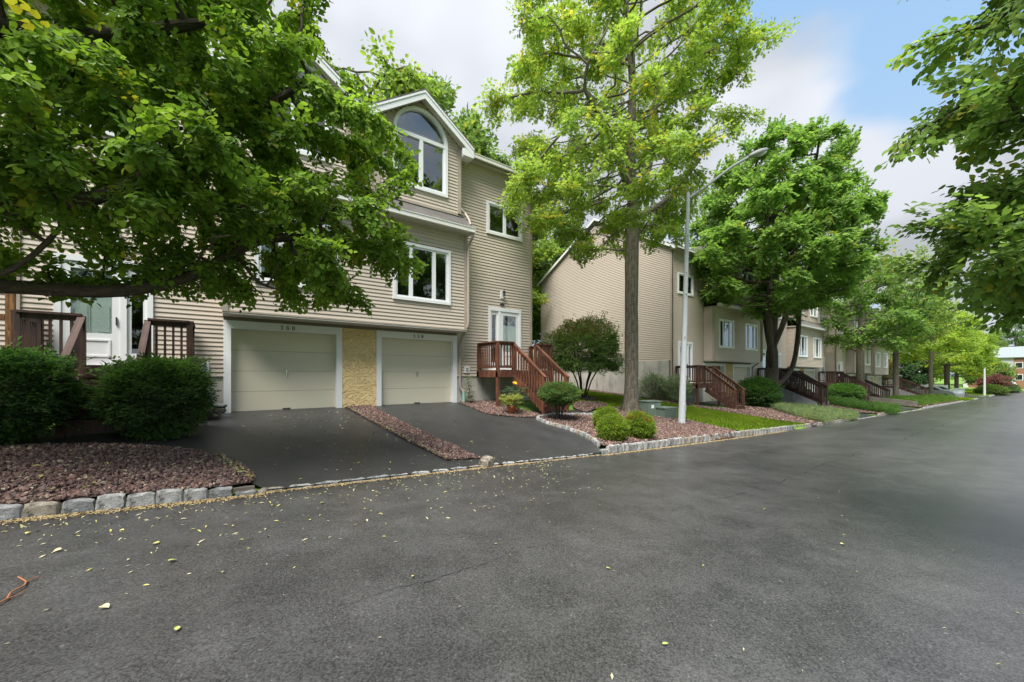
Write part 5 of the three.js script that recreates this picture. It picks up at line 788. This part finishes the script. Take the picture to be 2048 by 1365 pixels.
// ---------------------------------------------------------------- small plants by the deck
{
  const r = rng(5); const y = G(7.25, 9.65);
  const pot = thing('potted_plant', 'yellow green leafy plant in a small terracotta pot', 'plant', [7.25, y + 0.03, -9.65]);
  part('pot', flat(new THREE.LatheGeometry([[0, 0], [0.09, 0], [0.125, 0.18], [0.14, 0.19], [0.14, 0.23], [0.115, 0.23], [0.105, 0.2], [0, 0.19]].map(([a, b]) => new THREE.Vector2(a, b)), 20)), M.terracotta, pot);
  const spots = []; for (let i = 0; i < 60; i++) { const a = r() * 6.28, k = r() * 0.18; spots.push({ p: V3(Math.cos(a) * k, 0.22 + 0.28 * r(), Math.sin(a) * k), d: V3(Math.cos(a), 0.3 + r() * 0.6, Math.sin(a)), s: 1.6 }); }
  foliage('leaves', SP.bush[0], M.leaf, spots, tint([0.16, 0.22, 0.03], [0.34, 0.36, 0.06], 0.2), pot, 3);
  const fl = thing('flowering_plant', 'dark leafy plant with one yellow bloom behind the terracotta pot', 'plant', [7.7, G(7.7, 10.1), -10.1]);
  part('stem', [tube([[0, 0, 0], [0.02, 0.4, 0], [-0.02, 0.85, 0.03]], 0.012, 12, 5), tube([[0, 0, 0], [0.15, 0.3, 0.05], [0.2, 0.5, 0.05]], 0.009, 12, 5)], M.twig, fl);
  const sp2 = []; for (let i = 0; i < 70; i++) { const a = r() * 6.28, k = 0.05 + r() * 0.3; sp2.push({ p: V3(Math.cos(a) * k, 0.12 + 0.62 * r(), Math.sin(a) * k), d: V3(Math.cos(a), 0.2 + r() * 0.5, Math.sin(a)), s: 1.2 }); }
  foliage('leaves', SP.bush[0], M.leaf, sp2, tint([0.045, 0.1, 0.035], [0.09, 0.15, 0.05], 0.05), fl, 4);
  const pet = { pos: [], idx: [] }, m = new THREE.Matrix4(); for (let i = 0; i < 14; i++) { m.makeRotationY(i / 14 * 6.28).multiply(new THREE.Matrix4().makeRotationX(-0.5 - 0.4 * (i % 2))); leafInto(pet, 'oval', 0.09, m, 0.2); } const pg = new THREE.BufferGeometry(); pg.setAttribute('position', new THREE.Float32BufferAttribute(pet.pos, 3)); pg.setIndex(pet.idx); pg.computeVertexNormals(); pg.rotateX(0.7); const bl = meshOf('bloom', pg, std({ color: C(0.75, 0.42, 0.02), roughness: 0.8, side: THREE.DoubleSide }), fl); bl.position.set(-0.02, 0.88, 0.04);
  const vine = thing('climbing_weed', 'thin climbing weed against the foundation under the deck', 'plant', [6.98, G(6.98, 11.75), -11.75]); part('stem', tube([[0, 0, 0], [0.03, 0.4, 0.02], [-0.05, 0.85, 0.06]], 0.008, 14, 4), M.twig, vine);
  const sp3 = []; for (let i = 0; i < 55; i++) { const t = r(); sp3.push({ p: V3(-0.05 * t + (r() - 0.5) * 0.16, 0.08 + t * 0.85, 0.04 + (r() - 0.5) * 0.12), d: V3(r() - 0.5, 0.2, 0.4 + r()), s: 1.1 }); } foliage('leaves', SP.bush[0], M.leaf, sp3, tint([0.1, 0.17, 0.05], [0.2, 0.27, 0.08], 0.1), vine, 6);
}
{ // low dry-laid block planter beside the first garage door
  const T = thing('block_planter', 'low dark retaining wall of rough blocks beside the garage frame', 'planter', [0.05, G(0.05, 11.3), -11.3]); let k = 60;
  for (const [lv, n] of [[0, 4], [1, 4]]) for (let i = 0; i < n; i++) { const s = meshOf('wall_block', blockGeo(k++, 0.24, 0.13, 0.2), M.block, T); s.position.set(-0.02 - i * 0.24 + lv * 0.1, 0.06 + lv * 0.135, 0.1 + i * 0.07); s.rotation.y = -0.28 + 0.05 * ((i * 7 + lv) % 3); }
  const cap = meshOf('cap_stone', blockGeo(k++, 0.34, 0.07, 0.3), M.granite3, T); cap.position.set(0.06, 0.3, 0.04); const cap2 = meshOf('cap_stone', blockGeo(k++, 0.34, 0.07, 0.28), M.block, T); cap2.position.set(-0.3, 0.3, 0.14); cap2.rotation.y = -0.2;
  const rock = meshOf('fallen_block', blockGeo(k++, 0.16, 0.12, 0.14), M.block, T); rock.position.set(-0.12, 0.39, 0.06); rock.rotation.set(0.3, 0.4, 0.5);
}

// ---------------------------------------------------------------- street furniture
{ // street lamp: a slightly leaning tapered pole with one long arm
  const u = 12.35, w = 7.1, T = thing('street_lamp', 'tall pale grey street lamp leaning beside the oak', 'street lamp', onGround(u, w, -0.05));
  part('pole', flat(new THREE.LatheGeometry([[0.118, 0], [0.112, 0.3], [0.09, 2.2], [0.074, 4.6], [0.06, 7], [0.055, 8.1]].map(([a, b]) => new THREE.Vector2(a, b)), 20)), M.post, T); part('hand_hole_cover', bx(-0.05, 0.05, 0.5, 0.72, 0.098, 0.112), M.post, T); part('base_plate', flat(new THREE.CylinderGeometry(0.17, 0.17, 0.03, 16).translate(0, 0.06, 0)), M.lampGrey, T);
  part('pole_cap', flat(new THREE.CylinderGeometry(0.05, 0.06, 0.05, 16).translate(0, 8.12, 0)), M.post, T);
  const d = [0.86, 0.52]; // arm reaches over the road
  const A = (s, y) => [s * d[0], y, s * d[1]];
  part('arm', [tube([A(0.05, 7.5), A(0.7, 8.0), A(1.5, 8.65), A(2.05, 9.0)], 0.045, 24, 10)], M.lampGrey, T);
  const head = new THREE.SphereGeometry(0.5, 20, 12).scale(0.78, 0.2, 0.3); head.rotateZ(0.42); head.rotateY(-Math.atan2(d[1], d[0])); head.translate(...A(2.4, 9.18)); const hd = part('lamp_head', flat(head), M.lampGrey, T);
  const lens = new THREE.SphereGeometry(0.5, 16, 8, 0, Math.PI * 2, Math.PI * 0.5, Math.PI * 0.5).scale(0.42, 0.2, 0.22); lens.rotateZ(0.42); lens.rotateY(-Math.atan2(d[1], d[0])); lens.translate(...A(2.52, 9.19)); part('lens', flat(lens), std({ color: C(0.55, 0.57, 0.55), roughness: 0.3 }), hd);
  part('photocell', flat(new THREE.CylinderGeometry(0.04, 0.045, 0.09, 10).translate(...A(2.2, 9.24))), M.lampGrey, hd);
  for (const [y, s] of [[4.3, 1], [5.0, 1], [5.5, -1], [2.9, 1], [6.2, 1]]) part('access_plug', flat(new THREE.SphereGeometry(0.018, 8, 6).translate(-0.055 * s - 0.03, y, 0.075)), M.metalDark, T);
  T.rotation.set(0.0, 0, 0); T.rotation.z = -0.022; T.rotation.x = 0.018;
}
{ // ground-mounted utility cabinets behind the oak
  const a = thing('utility_box', 'plain grey green utility cabinet close behind the oak trunk', 'utility box', onGround(12.5, 8.4), -0.25), g = new THREE.ExtrudeGeometry(new THREE.Shape([[-0.28, -0.05], [0.28, -0.05], [0.28, 0.46], [-0.28, 0.52]].map(([x, y]) => new THREE.Vector2(x, y))), { depth: 0.5, bevelEnabled: true, bevelSize: 0.012, bevelThickness: 0.012, bevelSegments: 2 }); part('cabinet', boxUV(g.translate(0, 0, -0.25)), M.boxGreen, a); part('lid', bx(-0.31, 0.31, 0.5, 0.535, -0.28, 0.28), M.boxGreen, a).rotation.z = -0.0; part('warning_label', bx(-0.16, -0.04, 0.28, 0.4, 0.263, 0.268), M.white, a);
  const b = thing('utility_box', 'louvred grey green utility cabinet between oak and lamp', 'utility box', onGround(12.72, 7.93), -0.25); part('cabinet', bx(-0.27, 0.27, -0.05, 0.36, -0.25, 0.25), M.boxGreen, b); part('lid', bx(-0.3, 0.3, 0.36, 0.4, -0.28, 0.28), M.boxGreen, b); for (let i = 0; i < 6; i++) part('louvre', bx(-0.26, 0.26, 0.03 + i * 0.055, 0.055 + i * 0.055, 0.25, 0.275), M.boxGreen, b);
}
{ // retaining walls, driveway kerbs further on
  const wall = (label, u0, w0, u1, w1, h) => { const ya = G(u0, w0), yb = G(u1, w1), T = part('retaining_wall', bar([u0, (ya + h / 2) - 0.1, -w0], [u1, (yb + h / 2) - 0.1, -w1], 0.25, h + 0.2), M.block); tag(T, label, 'wall'); };
  wall('long low concrete retaining wall beside the sunken driveway', 45.2, 5.9, 45.4, 10, 0.45); wall('short low concrete wall at the foot of a driveway', 36.2, 6.0, 36.5, 8.6, 0.3); wall('dark concrete retaining wall at the corner under the street tree', 79, 5.6, 79.6, 11, 0.6);
}
// ---------------------------------------------------------------- parked cars
function car(o) { // body along x, rear at -x
  const T = thing('parked_car', o.label, 'car', onGround(o.u, o.w, 0), o.turn), paint = phys({ color: o.color, roughness: 0.35, metalness: 0.3, clearcoat: 1, clearcoatRoughness: 0.05 }), H = o.tall ? 1.72 : 1.45;
  const prof = [[-2.25, 0.35], [-2.28, 0.75], [-2.15, 0.98], [-1.55, 1.02], [-0.9, H - 0.04], [0.3, H], [1.1, 1.05], [2.0, 0.86], [2.28, 0.62], [2.25, 0.32], [1.75, 0.3], [1.7, 0.5], [1.4, 0.66], [1.05, 0.5], [1.0, 0.3], [-1.0, 0.3], [-1.05, 0.5], [-1.35, 0.66], [-1.68, 0.5], [-1.72, 0.32]]; if (o.tall) { prof[2] = [-2.22, 1.1]; prof[3] = [-2.1, 1.3]; prof[4] = [-1.85, H - 0.04]; }
  const g = new THREE.ExtrudeGeometry(new THREE.Shape(prof.map(([x, y]) => new THREE.Vector2(x, y))), { depth: 1.5, bevelEnabled: true, bevelSize: 0.07, bevelThickness: 0.14, bevelSegments: 3 }).translate(0, 0, -0.75); const p = g.attributes.position; for (let i = 0; i < p.count; i++) { const y = p.getY(i); if (y > 1.0) p.setZ(i, p.getZ(i) * (1 - (y - 1.0) * 0.42)); } g.computeVertexNormals();
  const body = part('body', flat(g), paint, T); const win = o.tall ? [[-2.02, 1.12], [-1.82, H - 0.1], [0.28, H - 0.07], [0.95, 1.08]] : [[-1.42, 1.06], [-0.88, H - 0.12], [0.28, H - 0.08], [0.95, 1.08]];
  for (const s of [-1, 1]) { const wg = new THREE.ExtrudeGeometry(new THREE.Shape(win.map(([x, y]) => new THREE.Vector2(x, y))), { depth: 0.02, bevelEnabled: false }); const q = wg.attributes.position; for (let i = 0; i < q.count; i++) { const y = q.getY(i), z = q.getZ(i) - 0.01; q.setZ(i, s * (0.895 * (1 - (y - 1.0) * 0.42)) + z); } wg.computeVertexNormals(); part('side_window', flat(wg), M.carGlass, body); }
  { const a = o.tall ? [[-2.3, 1.2], [-1.98, H - 0.08]] : [[-1.62, 1.1], [-0.98, H - 0.0]]; part('rear_window', bar([a[0][0], a[0][1], 0], [a[1][0], a[1][1], 0], 1.2, 0.03), M.carGlass, body); part('windscreen', bar([0.42, H, 0], [1.12, 1.12, 0], 1.2, 0.03), M.carGlass, body); }
  for (const s of [-1, 1]) { part('tail_light', bx(-2.38, -2.1, 0.82, 0.98, s * 0.75 - 0.14, s * 0.75 + 0.14), M.tailLamp, body); part('headlight', bx(2.1, 2.32, 0.62, 0.76, s * 0.66 - 0.16, s * 0.66 + 0.16), M.chrome, body); for (const x of [-1.36, 1.38]) { const wh = part('wheel', flat(new THREE.CylinderGeometry(0.33, 0.33, 0.22, 24).rotateX(Math.PI / 2).translate(x, 0.33, s * 0.78)), M.rubber, T); part('rim', flat(new THREE.CylinderGeometry(0.21, 0.21, 0.02, 18).rotateX(Math.PI / 2).translate(x, 0.33, s * 0.9)), M.chrome, wh); } }
  part('bumper', bx(-2.36, -2.2, 0.36, 0.6, -0.8, 0.8), paint, body); return T;
}
car({ label: 'silver grey sedan parked behind the slim street tree', u: 72, w: 7.9, turn: -1.9, color: C(0.34, 0.35, 0.37) });
car({ label: 'dark navy car parked on the street by the low shrubs', u: 112, w: 5.2, turn: 0.35, color: C(0.02, 0.025, 0.05) });
car({ label: 'black sport utility car parked at the end of the street', u: 128, w: 3.6, turn: 0.1, color: C(0.015, 0.015, 0.017), tall: true });
// ---------------------------------------------------------------- buildings at the end of the street
{
  const H = thing('white_house', 'pale grey gabled house beyond the beige row', 'house', [84, G(84, 12), -12.4]);
  const gab = new THREE.ExtrudeGeometry(new THREE.Shape([[0, -1], [10, -1], [10, 5.2], [5, 8.2], [0, 5.2]].map(([x, y]) => new THREE.Vector2(x, y))), { depth: 12, bevelEnabled: false }); gab.applyMatrix4(new THREE.Matrix4().makeBasis(V3(0, 0, -1), V3(0, 1, 0), V3(1, 0, 0))); part('wall', boxUV(gab), M.plaster, H);
  part('roof', [bar([6, 5.15, 0.45], [6, 8.3, -5], 12.6, 0.15), bar([6, 5.15, -10.45], [6, 8.3, -5], 12.6, 0.15)], M.greyRoof, H); for (const z of [-3, -7]) for (const y of [0.6, 3.2]) { const wn = part('window', bx(-0.06, -0.005, y, y + 1.4, z - 0.5, z + 0.5), M.white, H); part('pane', bx(-0.08, -0.061, y + 0.1, y + 1.3, z - 0.4, z + 0.4), M.carGlass, wn); }
  const S = thing('shed', 'small white shed with a shallow grey roof', 'shed', [75.5, G(75.5, 11), -11.6]); part('wall', bx(0, 4, -0.5, 2.6, -4, 0), M.plaster, S); part('roof', [bar([2, 2.55, 0.3], [2, 3.5, -2], 4.5, 0.12), bar([2, 2.55, -4.3], [2, 3.5, -2], 4.5, 0.12)], M.greyRoof, S); part('door', bx(-0.05, -0.005, -0.2, 2.0, -1.8, -0.9), M.doorSlab, S); part('lamp', bx(-0.12, -0.005, 1.7, 2.0, -0.5, -0.35), M.metalDark, S);
  const F = thing('board_fence', 'grey board fence behind the silver sedan', 'fence', [76.6, G(76.6, 9), -7.2]); for (let i = 0; i < 24; i++) part('fence_board', bx(-0.02, 0.02, -0.2, 1.55 - 0.02 * (i % 2), -i * 0.17 - 0.15, -i * 0.17), M.fence, F); part('fence_rail', [bx(0.021, 0.07, 0.3, 0.4, -4.1, 0), bx(0.021, 0.07, 1.1, 1.2, -4.1, 0)], M.fence, F);
}
function rowHouse(label, u, w, turn, y, brickFirst) {
  const T = thing('row_house', label, 'house', [u, y, -w], turn, null); part('wall', bx(0, 14, -2, 6.2, -9, 0), M.plaster, T); for (let i = 0; i < 2; i++) { part('brick_front', bx(i * 7 + (brickFirst ? 0.9 : 3.6), i * 7 + (brickFirst ? 3.2 : 6.6), -2, 6.0, 0.001, 0.12), M.brick, T); part('garage_door', bx(i * 7 + 3.6, i * 7 + 6.2, -0.2, 2.0, 0.002, 0.06), M.white, T); for (const [x, yy] of [[1.6, 3.6], [5, 3.6], [1.6, 0.8]]) { const wn = part('window', bx(i * 7 + x - 0.6, i * 7 + x + 0.6, yy, yy + 1.4, 0.121, 0.17), M.white, T); part('pane', bx(i * 7 + x - 0.5, i * 7 + x + 0.5, yy + 0.1, yy + 1.3, 0.171, 0.18), M.carGlass, wn); } }
  part('roof', [bar([7, 6.1, 0.5], [7, 8.8, -4.5], 14.6, 0.15), bar([7, 6.1, -9.5], [7, 8.8, -4.5], 14.6, 0.15)], M.greyRoof, T); const gb = new THREE.ExtrudeGeometry(new THREE.Shape([[0, 6.2], [9, 6.2], [4.5, 8.7]].map(([x, yy]) => new THREE.Vector2(x, yy))), { depth: 14, bevelEnabled: false }); gb.applyMatrix4(new THREE.Matrix4().makeBasis(V3(0, 0, -1), V3(0, 1, 0), V3(1, 0, 0))); part('gable', boxUV(gb), M.plaster, T); return T;
}
rowHouse('pale row house with white garage doors and brick strips at the street corner', 106, 12.5, 0.06, -1.4, true);
rowHouse('row house with orange brick front under a grey roof at the street end', 150, 11.5, -Math.PI / 2, -0.9, true);
{ // far lamp post and kerbside marker
  const T = thing('street_lamp', 'pale lamp post on the corner lawn before the row houses', 'street lamp', onGround(93, 5.0)); part('pole', flat(new THREE.CylinderGeometry(0.09, 0.14, 5.2, 10).translate(0, 2.6, 0)), M.post, T); part('lamp_head', flat(new THREE.SphereGeometry(0.22, 10, 8).scale(1.6, 0.5, 0.8).translate(0.25, 5.25, 0)), M.lampGrey, T);
  const B = thing('utility_box', 'pale grey utility cabinet on the corner lawn', 'utility box', onGround(93, 7.6)); part('cabinet', bx(-0.5, 0.5, -0.1, 0.9, -0.6, 0.6), M.fence, B); part('lid', bx(-0.55, 0.55, 0.9, 0.96, -0.65, 0.65), M.fence, B);
}
{ // larger fallen leaves and a twig, lying singly on the asphalt
  const r = rng(88), geos = [1, 2, 3].map((s) => { const o = { pos: [], idx: [] }; leafInto(o, s === 2 ? 'linden' : 'oval', 1, new THREE.Matrix4(), 0.1 * s); const g = new THREE.BufferGeometry(); g.setAttribute('position', new THREE.Float32BufferAttribute(o.pos, 3)); g.setIndex(o.idx); g.computeVertexNormals(); return g; });
  const mats = [[0.42, 0.38, 0.1], [0.32, 0.35, 0.1], [0.5, 0.44, 0.24], [0.45, 0.3, 0.12]].map((c) => std({ color: C(...c), roughness: 0.8, side: THREE.DoubleSide }));
  const spots = [[0.05, 3.35], [-0.25, 3.75], [-0.35, 4.2], [0.15, 4.4], [-0.6, 4.7], [0.5, 4.9], [0.95, 4.75], [0.35, 5.1], [1.2, 4.95], [1.6, 5.0], [1.3, 4.3], [0.75, 4.2], [-0.5, 3.2], [2.0, 3.9], [-0.15, 2.7], [2.35, 1.95], [1.1, 2.6], [1.9, 1.2], [4.6, 1.1], [3.0, 3.6], [-0.9, 4.4], [-1.2, 5.0], [0.0, 5.0], [2.6, 4.8]];
  for (const [u, w] of spots) { const m = new THREE.Mesh(geos[Math.floor(r() * 3)], mats[Math.floor(r() * 3)]); m.name = numbered('fallen_leaf'); m.position.set(u, roadTop(u, w) + 0.016, -w); m.rotation.set((r() - 0.5) * 0.25, r() * 6.28, (r() - 0.5) * 0.3); m.scale.setScalar(0.024 + 0.026 * r()); m.castShadow = m.receiveShadow = true; tag(m, 'single yellow green leaf fallen on the open asphalt', 'leaf', 'fallen leaves on the road'); scene.add(m); }
  const y = (u, w) => roadTop(u, w) + 0.012, tw = part('fallen_twig', [tube([[-1.02, y(-1.02, 3.4), -3.4], [-0.975, y(-0.975, 3.5) + 0.003, -3.5], [-0.945, y(-0.945, 3.58), -3.58], [-0.95, y(-0.95, 3.66) + 0.006, -3.66], [-0.92, y(-0.92, 3.74) + 0.004, -3.74], [-0.93, y(-0.93, 3.82), -3.82], [-0.99, y(-0.99, 3.93), -3.93]], 0.005, 40, 5), tube([[-0.945, y(-0.945, 3.58), -3.58], [-0.91, y(-0.91, 3.62), -3.62], [-0.9, y(-0.9, 3.67), -3.67]], 0.003, 10, 5), tube([[-0.93, y(-0.93, 3.82), -3.82], [-0.89, y(-0.89, 3.88), -3.88]], 0.003, 8, 5)], std({ color: C(0.26, 0.1, 0.04), roughness: 0.9 })); tag(tw, 'orange brown twig lying on the road', 'twig');
}
renderer.render(scene, camera);
